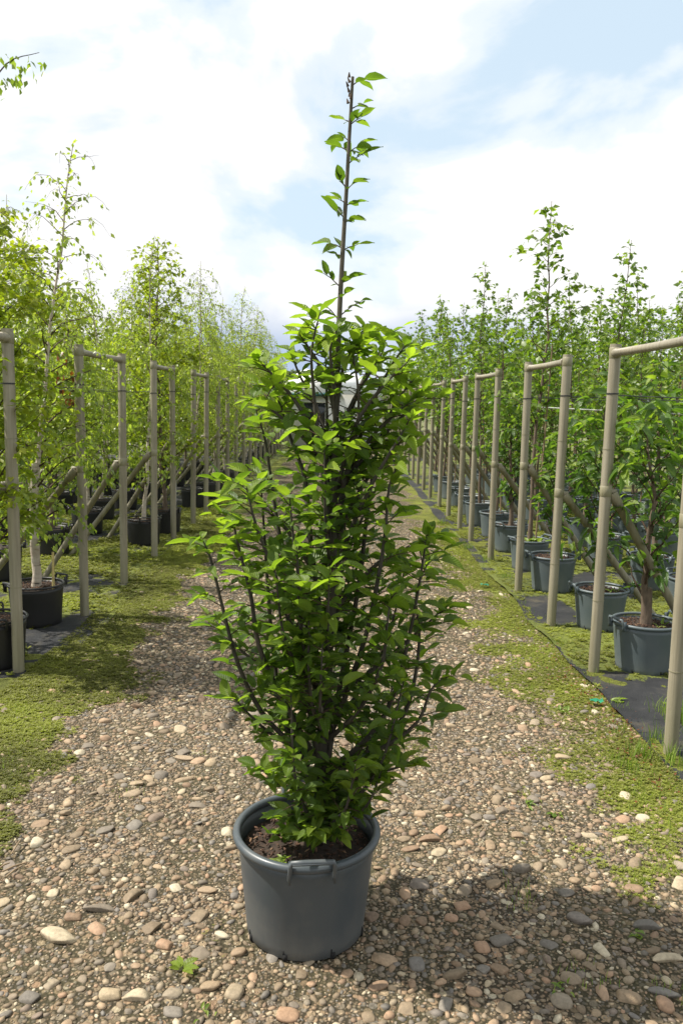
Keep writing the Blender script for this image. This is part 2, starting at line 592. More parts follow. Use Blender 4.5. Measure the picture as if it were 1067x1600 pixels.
M_rowpot = mat_plastic('grey_pot_plastic', (0.075, 0.098, 0.108), (0.17, 0.175, 0.165), 0.42, 0.45)
M_blackpot = mat_plastic('black_pot_plastic', (0.008, 0.008, 0.009), (0.045, 0.042, 0.038), 0.45, 0.2)
M_soil = mat_plain('potting_soil', (0.032, 0.020, 0.013), 0.95, 60, 0.6)
M_chip = mat_leaf('bark_chip', (0.04, 0.02, 0.012), (0.10, 0.05, 0.03), (0.24, 0.15, 0.085), 0.0, veins=False, rough=0.9)
M_pipe = mat_pipe()
M_tie = mat_plain('black_tie', (0.02, 0.02, 0.021), 0.5)
M_wire = mat_plain('dark_wire', (0.03, 0.032, 0.033), 0.5)
M_rope = mat_plain('white_rope', (0.55, 0.56, 0.55), 0.8)
M_cane = mat_bark('bamboo_cane', (0.15, 0.10, 0.055), (0.27, 0.20, 0.12), 25)
M_yellow = mat_plain('yellow_cane', (0.50, 0.40, 0.16), 0.6)
M_dark = mat_plain('hole_shade', (0.006, 0.006, 0.006), 0.9)  # near-black stands in for the shade inside the drain notches
M_label = mat_plain('white_label', (0.65, 0.65, 0.64), 0.5)
M_green = mat_plain('green_film', (0.02, 0.20, 0.11), 0.35)
M_white = mat_plain('white_sheet', (0.80, 0.80, 0.79), 0.5, 3.0, 0.05)
M_greywall = mat_plain('grey_cladding', (0.34, 0.33, 0.30), 0.7, 6.0, 0.12)
M_teal = mat_plain('teal_fascia', (0.02, 0.10, 0.095), 0.5)
M_glass = mat_plain('window_glass', (0.02, 0.025, 0.03), 0.12, 4.0, 0.1)
m_, t_, b_ = new_mat('field_ground')
_geo = nd(t_, 'ShaderNodeNewGeometry')
_n = noise_n(t_, 0.35, 6.0, 0.65, _geo.outputs['Position'])
t_.links.new(ramp(t_, _n.outputs['Fac'], [(0.35, (0.07, 0.075, 0.025)), (0.6, (0.13, 0.14, 0.04)), (0.75, (0.16, 0.14, 0.09))]), b_.inputs['Base Color'])
b_.inputs['Roughness'].default_value = 0.95
M_ground = m_


# ------------------------------------------------------------------ the setting: ground, path, beds
def moss_path(x, y):
    """how mossy the gravel path is at a spot (0 bare gravel .. 1 closed moss)"""
    wob = (fbm(x * 0.0 + 3.3, y * 0.9, 5) - 0.5) * 0.55
    fine = (fbm(x * 5, y * 5, 9) - 0.5)
    left = sstep(0.0, 0.34, -(x) - 1.12 + wob + fine * 0.55)
    wob2 = (fbm(x * 0.0 + 8.1, y * 0.8, 21) - 0.5) * 0.5
    right = sstep(0.0, 0.75, x - 0.72 + wob2 + fine * 0.85) * 0.93
    # foreground: the gravel opens out to both sides
    right = right * sstep(1.9, 3.2, y + fine * 1.2)
    left = left * sstep(2.2, 3.2, y + fine * 1.3)
    spots = sstep(0.60, 0.80, fbm(x * 3.1, y * 3.1, 31)) * 0.45
    thin = 0.62 + 0.75 * sstep(0.36, 0.58, fbm(x * 3.4, y * 2.2, 131))
    right = right * np.clip(thin, 0, 1); left = left * np.clip(thin + 0.2, 0, 1)
    return np.clip(np.maximum(np.maximum(left, right), spots), 0, 1)


def moss_bed(x, y):
    a = sstep(0.40, 0.56, fbm(x * 1.6, y * 1.6, 41))
    b = sstep(0.46, 0.60, fbm(x * 5.5, y * 5.5, 47))
    return np.clip(0.75 * a + 0.5 * b * a + 0.25 * b, 0, 1)


def sheet(name, xs, ys, mask, zf, mat, edge=None):
    X, Y = np.meshgrid(xs, ys)
    if edge is not None:
        X = edge(X, Y)
    Z = zf(X, Y)
    nx = len(xs)
    V = np.stack([X.ravel(), Y.ravel(), Z.ravel()], 1)
    i, j = np.meshgrid(np.arange(nx - 1), np.arange(len(ys) - 1))
    a = (j * nx + i).ravel()
    q = np.stack([a, a + 1, a + nx + 1, a + nx], 1)
    mb = MB()
    mb.add(V, [q], mask(X, Y).ravel())
    return mb.mesh(name, mat)


def path_z(x, y):
    return 0.004 + moss_path(x, y) * (0.003 + 0.013 * fbm(x * 9, y * 9, 3)) + 0.012 * (fbm(x * 1.7, y * 1.7, 77) - 0.5)


def bed_z(x, y):
    return 0.012 + moss_bed(x, y) * 0.018 * fbm(x * 9, y * 9, 13) + 0.010 * (fbm(x * 2.5, y * 2.5, 78) - 0.5)


gm = MB()
gm.add([(-400, -60, -0.03), (400, -60, -0.03), (400, 700, -0.03), (-400, 700, -0.03)], [np.array([[0, 1, 2, 3]])])
g = ob('ground', gm.mesh('ground', M_ground))
tag(g, 'rough mossy nursery ground reaching away to the horizon', 'ground', kind='structure')

ysn = np.concatenate([np.arange(-4, 1.4, 0.3), np.arange(1.4, 11, 0.035), np.arange(11, 20, 0.12), np.arange(20, 48, 0.6)])
path = ob('gravel_path', sheet('gravel_path', np.arange(-2.3, 2.0001, 0.035), ysn, moss_path, path_z, M_path))
tag(path, 'gravel path of rounded pebbles between two rows of potted trees', 'path', kind='structure')


def left_edge(X, Y):
    e = -1.66 + (fbm(Y * 1.5, Y * 0 + 2.0, 61) - 0.5) * 0.16
    return np.where(X > -1.7, e, X)


def right_edge(X, Y):
    e = 1.46 + (fbm(Y * 1.2, Y * 0 + 5.0, 62) - 0.5) * 0.10 - (Y - 5) * 0.006
    return np.where(X < 1.5, e, X)


ysb = np.concatenate([np.arange(-3, 2, 0.3), np.arange(2, 11, 0.05), np.arange(11, 20, 0.15), np.arange(20, 46, 0.6)])


def moss_left_bed(x, y):
    bare = np.exp(-(((x + 1.76) / 0.22) ** 2 + ((y - 5.35) / 0.7) ** 2)) * 1.8
    near = sstep(-2.4, -1.7, x) * 0.45
    return np.clip(moss_bed(x, y) + near - bare, 0, 1)


def moss_right_bed(x, y):
    bare = np.exp(-((np.maximum(0, np.abs(x - 1.80) - 0.2) / 0.22) ** 2 + ((y - 3.95) / 0.62) ** 2)) * 1.7
    bare2 = np.exp(-(((x - 1.66) / 0.20) ** 2 + ((y - 6.3) / 0.5) ** 2)) * 1.4
    lip = (1 - sstep(1.50, 1.56, x)) * sstep(0.35, 0.55, fbm(y * 2.0, x * 0 + 4, 66)) * 1.3
    return np.clip(moss_bed(x, y) + 0.2 - bare - bare2 - lip, 0, 1)


lb = ob('weed_fabric_bed', sheet('left_bed', np.concatenate([np.arange(-12, -4, 0.4), np.arange(-4, -1.6, 0.05)]), ysb,
                                 moss_left_bed, bed_z, M_fabric, left_edge))
tag(lb, 'black weed fabric overgrown with moss under the black pots', 'ground', kind='structure')
rb = ob('weed_fabric_bed', sheet('right_bed', np.concatenate([[1.45, 1.505, 1.52, 1.55], np.arange(1.6, 4, 0.05), np.arange(4, 12, 0.4)]), ysb,
                                 moss_right_bed, lambda x, y: bed_z(x, y) + 0.018 * np.exp(-((x - 1.46) / 0.03) ** 2), M_fabric, right_edge))
tag(rb, 'black weed fabric overgrown with moss under the grey pots', 'ground', kind='structure')


# ------------------------------------------------------------------ templates
def ico(sub):
    import bmesh
    bm = bmesh.new()
    bmesh.ops.create_icosphere(bm, subdivisions=sub, radius=1.0)
    v = np.array([x.co[:] for x in bm.verts])
    f = np.array([[w.index for w in p.verts] for p in bm.faces])
    bm.free()
    return v, f


def pebble_template(sub, seed, cut=-0.35, angular=0.30):
    v, f = ico(sub)
    r = np.random.default_rng(seed)
    k = r.normal(size=(5, 3)); k /= np.linalg.norm(k, axis=1)[:, None]
    amp = r.uniform(-angular, angular, 5)
    d = 1 + sum(a * np.maximum(v @ kk, 0) ** 2 for a, kk in zip(amp, k))
    v = v * d[:, None]
    for kk in r.normal(size=(7, 3)):
        kk = kk / np.linalg.norm(kk)
        over = np.maximum(0, v @ kk - r.uniform(0.62, 0.9))
        v = v - over[:, None] * kk * 0.9
    # squash towards a rounded box
    v = np.sign(v) * np.abs(v) ** 0.88
    keep = v[:, 2] > cut
    fk = f[keep[f].any(axis=1)]
    used = np.unique(fk)
    remap = -np.ones(len(v), int); remap[used] = np.arange(len(used))
    return v[used], [remap[fk]], np.zeros((len(used), 2))


PEB2 = [pebble_template(3, 100 + i) for i in range(7)]
PEB1 = [pebble_template(2, 200 + i, -0.15) for i in range(4)]
PEB0 = [pebble_template(1, 300 + i, -0.1, 0.25) for i in range(9)]


def rotz_arr(a):
    R = np.zeros((len(a), 3, 3))
    R[:, 0, 0] = np.cos(a); R[:, 0, 1] = -np.sin(a); R[:, 1, 0] = np.sin(a); R[:, 1, 1] = np.cos(a); R[:, 2, 2] = 1
    return R


def orient(d, n):
    """rotation matrices whose X is d and whose Z is close to n"""
    d = d / np.linalg.norm(d, axis=1)[:, None]
    z = n - (n * d).sum(1)[:, None] * d
    z /= (np.linalg.norm(z, axis=1)[:, None] + 1e-9)
    y = np.cross(z, d)
    return np.stack([d, y, z], 2)


def big_leaf(w=0.27, rows=9, droop=0.22, fold=0.10, serr=0.0, skew=0.0):
    vs = []; uv = []
    cols = (-1, -0.5, 0, 0.5, 1)
    for i in range(rows):
        t = i / (rows - 1)
        hw = w * (math.sin(PI * t ** 0.78) ** 0.8) if 0 < t < 1 else 0.0
        if serr and i % 2:
            hw *= 1 - serr
        for c in cols:
            z = fold * abs(c) * hw / w - droop * t * t + 0.02 * math.sin(7 * t + 2.1 * c)
            vs.append((t, c * hw + skew * t * t, z)); uv.append((t, c))
    q = [(i * 5 + j, (i + 1) * 5 + j, (i + 1) * 5 + j + 1, i * 5 + j + 1) for i in range(rows - 1) for j in range(4)]
    return np.array(vs, float), [np.array(q)], np.array(uv, float)


HLEAF = [big_leaf(0.235, 9, 0.06, 0.12, 0.07), big_leaf(0.25, 9, 0.20, 0.15, 0.07), big_leaf(0.22, 9, 0.12, 0.06, 0.07, 0.06),
         big_leaf(0.24, 9, 0.32, 0.18, 0.07, -0.07), big_leaf(0.26, 9, -0.10, 0.18, 0.07)]
CLEAF = [big_leaf(0.20, 7, 0.45, 0.13), big_leaf(0.22, 7, 0.65, 0.10, 0, 0.06), big_leaf(0.19, 7, 0.25, 0.15, 0, -0.06)]
SLEAF = (np.array([(0, 0, 0), (0.5, 0, -0.03), (1, 0, -0.16), (0.42, 0.31, 0.05), (0.42, -0.31, 0.05)], float),
         [np.array([(0, 4, 1), (0, 1, 3), (1, 4, 2), (3, 1, 2)])], np.array([(0, 0), (.5, 0), (1, 0), (.4, 1), (.4, -1)], float))

# ------------------------------------------------------------------ pebbles
cell = {}


def try_place(x, y, r, k=0.86):
    ci, cj = int(x / 0.06), int(y / 0.06)
    for a in (-1, 0, 1):
        for b in (-1, 0, 1):
            for (px, py, pr) in cell.get((ci + a, cj + b), ()):
                if (px - x) ** 2 + (py - y) ** 2 < (k * (pr + r)) ** 2:
                    return False
    cell.setdefault((ci, cj), []).append((x, y, r))
    return True


POT = on_ground(477, 1447)
POT.z = 0
# single stones the photograph shows large: (u, v, length m, width m, tint position)
named = [(92, 1468, .072, .036, .93), (116, 1437, .036, .024, .50), (160, 1424, .060, .022, .30), (282, 1142, .052, .032, .92),
         (289, 1187, .060, .026, .72), (288, 1220, .058, .018, .38), (218, 1265, .030, .022, .62), (905, 1440, .046, .034, .58),
         (783, 1471, .052, .030, .24), (672, 1314, .050, .026, .50), (752, 1483, .034, .026, .80), (740, 1552, .030, .020, .82),
         (877, 1567, .036, .034, .66), (1037, 1574, .032, .034, .80), (1037, 1555, .05, .02, .6), (722, 1418, .036, .026, .80), (1045, 1500, .06, .022, .93),
         (920, 1310, .045, .018, .92), (968, 1316, .048, .018, .92), (852, 1220, .034, .020, .9), (590, 1545, .04, .02, .5), (348, 1467, .03, .018, 1.0), (174, 1558, .04, .03, .9),
         (216, 1560, .042, .028, .93), (270, 1585, .04, .022, .62), (450, 1590, .04, .03, .8), (46, 1563, .036, .024, .25), (640, 1330, .045, .022, .5),
         (330, 1545, .035, .022, .4), (258, 1480, .032, .026, .8), (1010, 1450, .05, .03, .26), (650, 1510, .034, .03, .6), (990, 1395, .04, .026, .5)]
stones = []
for (u, v, L, W, tn) in named:
    p = on_ground(u, v)
    L *= 1.75; W *= 1.75
    try_place(p.x, p.y, (L + W) / 4, 0.5)
    stones.append((p.x, p.y, L / 2, W / 2, rng.uniform(-0.5, 0.5), tn))
pending = []
# big, medium, small pebbles, dropped in that order; counts per band of distance
def drop(n, y0, y1, rmin, rmax, pw, keepmoss, out):
    xs = rng.uniform(-1.75, 1.5, n); ys = y0 + (y1 - y0) * rng.uniform(0, 1, n) ** 1.0
    rs = rmin + (rmax - rmin) * rng.uniform(0, 1, n) ** pw
    mm = moss_path(xs, ys)
    ok = rng.uniform(0, 1, n) > mm * keepmoss
    patch = fbm(xs * 2.2, ys * 2.2, 55)
    for x, y, r, k, pt in zip(xs, ys, rs, ok, patch):
        if k and (x - POT.x) ** 2 + (y - POT.y) ** 2 > 0.172 ** 2 and try_place(x, y, r):
            out.append((x, y, r))

big = []; med = []; sml = []
drop(1900, 1.55, 5.0, 0.0145, 0.033, 2.4, 0.9, big)
drop(900, 5.0, 10.0, 0.015, 0.026, 1.5, 0.95, big)
drop(30000, 1.55, 5.2, 0.0068, 0.0165, 1.3, 0.93, med)
drop(14000, 5.2, 11.0, 0.009, 0.016, 1.4, 0.96, med)
drop(52000, 1.55, 4.3, 0.0032, 0.0065, 1.2, 0.93, sml)


def pebble_arrays(lst):
    a = np.array(lst)
    n = len(a)
    asp = rng.uniform(0.5, 0.92, n)
    hz = rng.uniform(0.30, 0.58, n)
    th = rng.uniform(0, PI, n)
    S = np.stack([a[:, 2] / asp ** 0.5 * 1.0, a[:, 2] * asp ** 0.5, a[:, 2] * hz], 1)
    tl = rng.normal(0, 0.16, (n, 2))
    R = rotz_arr(th)
    Tm = np.zeros((n, 3, 3)); Tm[:, 0, 0] = 1; Tm[:, 1, 1] = 1; Tm[:, 2, 2] = 1
    Tm[:, 2, 0] = tl[:, 0]; Tm[:, 2, 1] = tl[:, 1]
    R = np.einsum('mij,mjk,mk->mik', Tm, R, S)
    z = path_z(a[:, 0], a[:, 1]) + S[:, 2] * 0.02
    T = np.stack([a[:, 0], a[:, 1], z], 1)
    return R, T


# the 300 largest-looking stones: single objects under the path
big.sort(key=lambda b: -b[2] / (b[1] + 0.4))
stone_me = []
for i, tp in enumerate(PEB2):
    mb = MB(); mb.add(tp[0], tp[1]); stone_me.append(mb.mesh('stone', M_stone_o))
named_mats = {}
for k, (x, y, a, b, th, tn) in enumerate(stones):
    key = round(tn, 2)
    me = named_mats.get((key, k % 7))
    if me is None:
        mb = MB(); mb.add(PEB2[k % 7][0], PEB2[k % 7][1], tn); me = mb.mesh('stone', M_stone); named_mats[(key, k % 7)] = me
    o = ob('stone', me, path, (x, y, path_z(np.array([x]), np.array([y]))[0] + b * 0.12))
    o.scale = (a, b, min(a, b) * rng.uniform(0.42, 0.6)); o.rotation_euler = (rng.normal(0, .1), rng.normal(0, .1), th)
nsingle = 300 - len(stones)
Rb, Tb = pebble_arrays(big[:nsingle])
for k in range(nsingle):
    o = ob('stone', stone_me[k % 7], path)
    sc = np.linalg.norm(Rb[k], axis=0)
    o.location = Tb[k]; o.scale = sc; o.rotation_euler = (rng.normal(0, .14), rng.normal(0, .14), rng.uniform(0, PI))
mb = MB()
for lst, tms in ((big[nsingle:], PEB1), (med, PEB0), (sml, PEB0)):
    R, T = pebble_arrays(lst)
    tn = rng.uniform(0, 1, len(lst)) ** 1.08
    for i, tp in enumerate(tms):
        s = slice(i, None, len(tms))
        mb.inst(tp, R[s], T[s], tn[s])
pe = ob('pebbles', mb.mesh('pebbles', M_stone), path, kind='stuff')

# ------------------------------------------------------------------ moss, grass, weeds on the ground
# rosette of short leaflets
rv = []; rf = []
for k in range(6):
    a = k * PI / 3 + 0.3 * (k % 2)
    c, s = math.cos(a), math.sin(a)
    up = 0.55 if k % 2 else 0.28
    b = len(rv)
    rv += [(0, 0, 0), (0.55 * c - 0.26 * s, 0.55 * s + 0.26 * c, up), (1.0 * c, 1.0 * s, up * 0.9), (0.55 * c + 0.26 * s, 0.55 * s - 0.26 * c, up)]
    rf.append((b, b + 3, b + 2, b + 1))
ROSETTE = (np.array(rv), [np.array(rf)], np.zeros((len(rv), 2)))


def scatter_moss(n, x0, x1, y0, y1, mask, zf, smin, smax, pw=1.6, thr=0.35):
    xs = rng.uniform(x0, x1, n); ys = y0 + (y1 - y0) * rng.uniform(0, 1, n) ** pw
    m = mask(xs, ys)
    dens = fbm(xs * 11, ys * 11, 91)
    k = (m * (0.55 + 0.9 * dens) > rng.uniform(thr * 0.7, thr * 2.4, n))
    xs, ys = xs[k], ys[k]
    s = rng.uniform(smin, smax, len(xs)) * (0.55 + fbm(xs * 4, ys * 4, 93)) * (1 + 0.05 * ys)
    R = rotz_arr(rng.uniform(0, 2 * PI, len(xs))) * s[:, None, None]
    T = np.stack([xs, ys, zf(xs, ys) - 0.002 + rng.uniform(0, 0.008, len(xs))], 1)
    tone = np.clip(fbm(xs * 1.8, ys * 1.8, 95) * 1.5 - 0.25 + rng.normal(0, 0.16, len(xs)), 0, 1)
    return R, T, tone


mb = MB()
mb.inst(ROSETTE, *scatter_moss(85000, -1.78, -0.8, 2.2, 11, moss_path, path_z, 0.0055, 0.0115))
mb.inst(ROSETTE, *scatter_moss(70000, 0.3, 1.5, 1.8, 11, moss_path, path_z, 0.004, 0.009))
mo = ob('moss', mb.mesh('moss', M_moss))
tag(mo, 'low yellow green moss creeping over both edges of the gravel path', 'moss', kind='stuff')
mb = MB()
mb.inst(ROSETTE, *scatter_moss(20000, -4.2, -1.66, 3.5, 13, moss_left_bed, bed_z, 0.010, 0.022, 1.2))
mo = ob('moss', mb.mesh('moss', M_moss))
tag(mo, 'patchy low moss growing over the fabric among the black pots', 'moss', kind='stuff')
mb = MB()
mb.inst(ROSETTE, *scatter_moss(20000, 1.48, 4.2, 2.8, 13, moss_right_bed, bed_z, 0.009, 0.018, 1.2))
mo = ob('moss', mb.mesh('moss', M_moss))
tag(mo, 'patchy low moss growing over the fabric among the grey pots', 'moss', kind='stuff')

# grass blades along the right edge
BLADE = (np.array([(-0.03, 0, 0), (0.03, 0, 0), (0.022, 0.10, 0.5), (-0.022, 0.10, 0.5), (0.0, 0.36, 0.95)]),
         [np.array([(0, 1, 2, 3)]), np.array([(3, 2, 4)])], np.zeros((5, 2)))
gx, gy, gs = [], [], []
tuft = [(1005, 1185, .09, 60), (985, 1205, .08, 60), (1035, 1165, .12, 50), (1050, 1195, .10, 60), (950, 1190, .05, 40), (965, 1150, .05, 40), (820, 1405, .05, 40),
        (905, 1530, .05, 30), (1055, 1560, .04, 25), (1000, 1250, .05, 50), (820, 1080, .05, 30), (760, 880, .09, 60), (730, 860, .09, 60), (870, 1010, .07, 40),
        (1020, 1340, .035, 40), (205, 1240, .035, 25), (1055, 1130, .14, 60), (1040, 1120, .12, 40), (705, 840, .08, 50), (790, 905, .08, 50), (690, 820, .1, 50), (950, 1330, .035, 30)]
for (u, v, h, n) in tuft:
    p = on_ground(u, v)
    gx += list(p.x + rng.normal(0, 0.035, n)); gy += list(p.y + rng.normal(0, 0.04, n)); gs += list(h * rng.uniform(0.4, 1.1, n))
n = 8000
xs = rng.uniform(0.75, 1.6, n); ys = 2.4 + 9 * rng.uniform(0, 1, n) ** 1.5
k = (moss_path(xs, ys) > 0.5) & (fbm(xs * 3, ys * 3, 17) > 0.52)
gx += list(xs[k]); gy += list(ys[k]); gs += list(0.010 + 0.05 * rng.uniform(0, 1, k.sum()) ** 2)
xs = rng.uniform(-1.8, -1.1, 2500); ys = 3.0 + 8 * rng.uniform(0, 1, 2500) ** 1.3
k = (moss_path(xs, ys) > 0.5) & (fbm(xs * 3, ys * 3, 19) > 0.6)
gx += list(xs[k]); gy += list(ys[k]); gs += list(rng.uniform(0.012, 0.05, k.sum()))
gx, gy, gs = map(np.array, (gx, gy, gs))
R = rotz_arr(rng.uniform(0, 2 * PI, len(gx)))
S = np.stack([np.maximum(gs * 0.9, 0.035), gs * rng.uniform(0.4, 1.3, len(gs)), gs], 1)
mb = MB()
mb.inst(BLADE, R * S[:, None, :], np.stack([gx, gy, path_z(gx, gy) - 0.003], 1), rng.uniform(0.1, 1, len(gx)))
go = ob('grass', mb.mesh('grass', M_weed))
tag(go, 'thin grass blades and tufts along the mossy path edges', 'grass', kind='stuff')

# reddish leaf litter caught along the right fabric edge
n = 500
ys = rng.normal(4.1, 0.75, n); xs = 1.40 + rng.normal(0, 0.07, n) - (ys - 4) * 0.01
R = orient(np.stack([rng.normal(size=n), rng.normal(size=n), rng.normal(0, .25, n)], 1), np.tile([0, 0, 1.0], (n, 1)) + rng.normal(0, .3, (n, 3)))
mb = MB()
mb.inst(SLEAF, R * rng.uniform(0.007, 0.02, n)[:, None, None], np.stack([xs, ys, np.full(n, 0.030)], 1), rng.uniform(0, 1, n))
lo = ob('leaf_litter', mb.mesh('leaf_litter', M_dead))
tag(lo, 'reddish brown dry leaf litter along the black fabric edge', 'leaf litter', kind='stuff')

# broken stalks on the gravel, left
mb_st = None
for k, (u0, v0, u1, v1) in enumerate([(18, 1335, 34, 1310), (4, 1362, 40, 1348), (10, 1370, 36, 1352), (0, 1356, 16, 1348)]):
    a = on_ground(u0, v0, 0.02); b = on_ground(u1, v1, 0.028)
    mb = MB(); c = (a + b) / 2
    mb.tube([a - c, (a - c) * 0.1 + Vector((0, 0.004, 0.002)), b - c], [0.003, 0.0034, 0.0022], 6)
    o = ob('dry_stalk', mb.mesh('dry_stalk', M_cane), None, c)
    tag(o, 'short dry plant stalk lying on the mossy gravel', 'stalk', 'dry stalks on the gravel')

# ------------------------------------------------------------------ pots
def pot_meshes(mat, R, r, H, soil, rim=0.013, k=56):
    m = MB()
    wall = 0.005
    prof = [(0.0, 0.004), (r - 0.02, 0.004), (r - 0.006, 0.0), (r, 0.006)]
    n = 10
    for i in range(1, n + 1):
        t = i / n
        prof.append((r + (R - 0.006 - r) * t, 0.006 + (H - 0.022 - 0.006) * t))
    body_top = prof[-1]
    prof += [(body_top[0] - wall, body_top[1])]
    for i in range(n):
        t = i / n
        prof.append((R - 0.006 - wall - (R - r) * t * 0.9, H - 0.022 - (H - 0.05) * t))
    m.lathe(prof, k)
    body = m.mesh('body', mat)
    m = MB()
    rp = []
    for i in range(13):                       # rolled rim
        a = PI * 1.5 - 2 * PI * i / 12
        rp.append((R - 0.002 + rim * 0.95 * math.cos(a), H - rim + rim * math.sin(a)))
    m.lathe(rp, k)
    rimm = m.mesh('rim', mat)
    # soil
    m = MB()
    rs = R - 0.016 - (R - r) * (H - soil) / H
    ring = []
    K = 28
    vs = [(0, 0, soil + 0.012)]
    for i in range(1, 9):
        for j in range(K):
            q = i / 8
            a = 2 * PI * j / K
            z = soil + 0.012 * (1 - q) + 0.014 * (float(fbm(q * 6 * math.cos(a) + 9, q * 6 * math.sin(a) + 9, 5)) - 0.5)
            vs.append((rs * q * math.cos(a), rs * q * math.sin(a), z))
    tri = [(0, 1 + j, 1 + (j + 1) % K) for j in range(K)]
    qd = [(1 + i * K + j, 1 + (i + 1) * K + j, 1 + (i + 1) * K + (j + 1) % K, 1 + i * K + (j + 1) % K) for i in range(7) for j in range(K)]
    m.add(vs, [np.array(tri), np.array(qd)])
    soilm = m.mesh('soil', M_soil)
    # bark chips on the soil
    n = 420
    a = rng.uniform(0, 2 * PI, n); q = np.sqrt(rng.uniform(0, 1, n)) * (rs - 0.012)
    Rm = orient(np.stack([rng.normal(size=n), rng.normal(size=n), rng.normal(0, .3, n)], 1), np.tile([0, 0, 1.0], (n, 1)) + rng.normal(0, .35, (n, 3)))
    v, f = ico(1)
    CH = (v * np.array([0.5, 0.2, 0.12]), [f], np.zeros((len(v), 2)))
    mb = MB()
    mb.inst(CH, Rm * (rng.uniform(0.007, 0.024, n) ** 1.0)[:, None, None],
            np.stack([q * np.cos(a), q * np.sin(a), soil + 0.008 + rng.uniform(0, 0.009, n)], 1), rng.uniform(0, 1, n) ** 2.2)
    chips = mb.mesh('bark_chips', M_chip, False)
    # one handle at angle 0 (+x): arms out of the rim and a grip bar
    m = MB()
    w = 0.062
    P = [(R + 0.002, -w, H - 0.040), (R + 0.018, -w, H - 0.014), (R + 0.026, -w * 0.98, H + 0.014), (R + 0.027, -w * 0.92, H + 0.026)]
    Pt = P + [(R + 0.027, -w * 0.4, H + 0.027), (R + 0.027, w * 0.4, H + 0.027)] + [(x, -y, z) for x, y, z in reversed(P)]
    m.tube(Pt, [0.0065, 0.0065, 0.0065, 0.0075, 0.0075, 0.0075, 0.0075, 0.0065, 0.0065, 0.0065], 8)
    m.box((R + 0.012, -w, H - 0.012), (0.026, 0.006, 0.056))
    m.box((R + 0.012, w, H - 0.012), (0.026, 0.006, 0.056))
    m.box((R + 0.027, 0, H + 0.024), (0.016, w * 1.8, 0.005))
    handle = m.mesh('handle', mat)
    # drain notch at the foot, at angle 0; solid, recess shade put into the colour
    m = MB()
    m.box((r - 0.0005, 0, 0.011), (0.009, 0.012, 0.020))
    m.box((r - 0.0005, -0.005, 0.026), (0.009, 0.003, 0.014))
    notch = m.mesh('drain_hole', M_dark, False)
    return dict(body=body, rim=rimm, soil=soilm, chips=chips, handle=handle, notch=notch, R=R, r=r, H=H, soilz=soil)


def place_pot(pm, name, label, loc, rz, group=None, notches=8, tagpart=False, scale=1.0, detail=True):
    t = thing(name, label, 'plant pot', loc, rz, group, scale)
    ob('body', pm['body'], t)
    ob('rim', pm['rim'], t)
    s = ob('soil', pm['soil'], t)
    if detail:
        ob('bark_chips', pm['chips'], s, kind='stuff')
    for a in (0, PI):
        h = ob('handle', pm['handle'], t); h.rotation_euler = (0, 0, a)
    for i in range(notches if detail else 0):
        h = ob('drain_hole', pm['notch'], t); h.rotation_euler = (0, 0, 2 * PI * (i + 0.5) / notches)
    if tagpart:
        m = MB(); m.box((pm['R'] - 0.012, 0, pm['H'] - 0.06), (0.004, 0.045, 0.028))
        l = ob('paper_label', m.mesh('paper_label', M_label, False), t); l.rotation_euler = (0, 0, -rz - PI / 2 + random.uniform(-.4, .7))
    return t


PM_main = pot_meshes(M_pot, 0.212, 0.178, 0.322, 0.262, 0.013, 72)
main_pot = place_pot(PM_main, 'plant_pot', 'large grey blue plastic pot standing on the gravel path holding the tall tree',
                     (POT.x, POT.y, 0.010), rad(-84), notches=8)
main_pot.rotation_euler = (0, rad(0.9), rad(-84))

# ------------------------------------------------------------------ the potted tree on the path
TY = POT.y


def pxs(lst):
    """(u, v, depth behind the trunk plane) -> points"""
    return [at_y(u, v, TY + d) for (u, v, d) in lst]


def spline(P, n):
    """smooth curve through the points (Catmull-Rom)"""
    out = []
    Q = [P[0] * 2 - P[1]] + list(P) + [P[-1] * 2 - P[-2]]
    for i in range(1, len(Q) - 2):
        for k in range(n):
            t = k / n
            a, b, c, d = Q[i - 1], Q[i], Q[i + 1], Q[i + 2]
            out.append(0.5 * ((2 * b) + (c - a) * t + (2 * a - 5 * b + 4 * c - d) * t * t + (3 * b - a - 3 * c + d) * t ** 3))
    out.append(P[-1])
    return out


tree = thing('hornbeam_tree', 'tall upright leafy tree with a bare tipped leader growing in the pot on the path', 'tree', (POT.x, POT.y, 0.272))
TO = Vector((POT.x, POT.y, 0.272))
leader_px = [(497, 1318, 0.0), (499, 1240, 0.0), (504, 1150, 0.0), (512, 1040, 0.0), (518, 930, 0.0), (521, 820, 0.0), (523, 720, 0.0), (526, 620, 0.0),
             (530, 500, 0.0), (535, 400, 0.0), (541, 300, 0.0), (546, 210, 0.0), (551, 120, 0.0)]
LP = spline(pxs(leader_px), 4)


def lead_at(z):
    for a, b in zip(LP[:-1], LP[1:]):
        if a.z <= z <= b.z:
            return a.lerp(b, (z - a.z) / (b.z - a.z))
    return LP[-1]


def lead_r(z):
    return float(np.interp(z, [0.27, 0.33, 0.6, 1.0, 1.5, 1.7, 2.47], [0.026, 0.020, 0.017, 0.0145, 0.0092, 0.0078, 0.0040]))


LP[0].z = 0.262
mb = MB()
knob = [lead_r(p.z) * (1 + 0.10 * math.sin(i * 2.3) * (p.z < 1.3)) for i, p in enumerate(LP)]
cut = len([p for p in LP if p.z < 1.62])
mb.tube([p - TO for p in LP[:cut + 1]], knob[:cut + 1], 12)
ob('trunk', mb.mesh('trunk', M_bark), tree)
mb = MB()
mb.tube([p - TO for p in LP[cut:]], knob[cut:], 10)
ld = ob('leader', mb.mesh('leader', M_leader), tree)
tag(ld, 'bare grey brown cut-off leader above the crown')
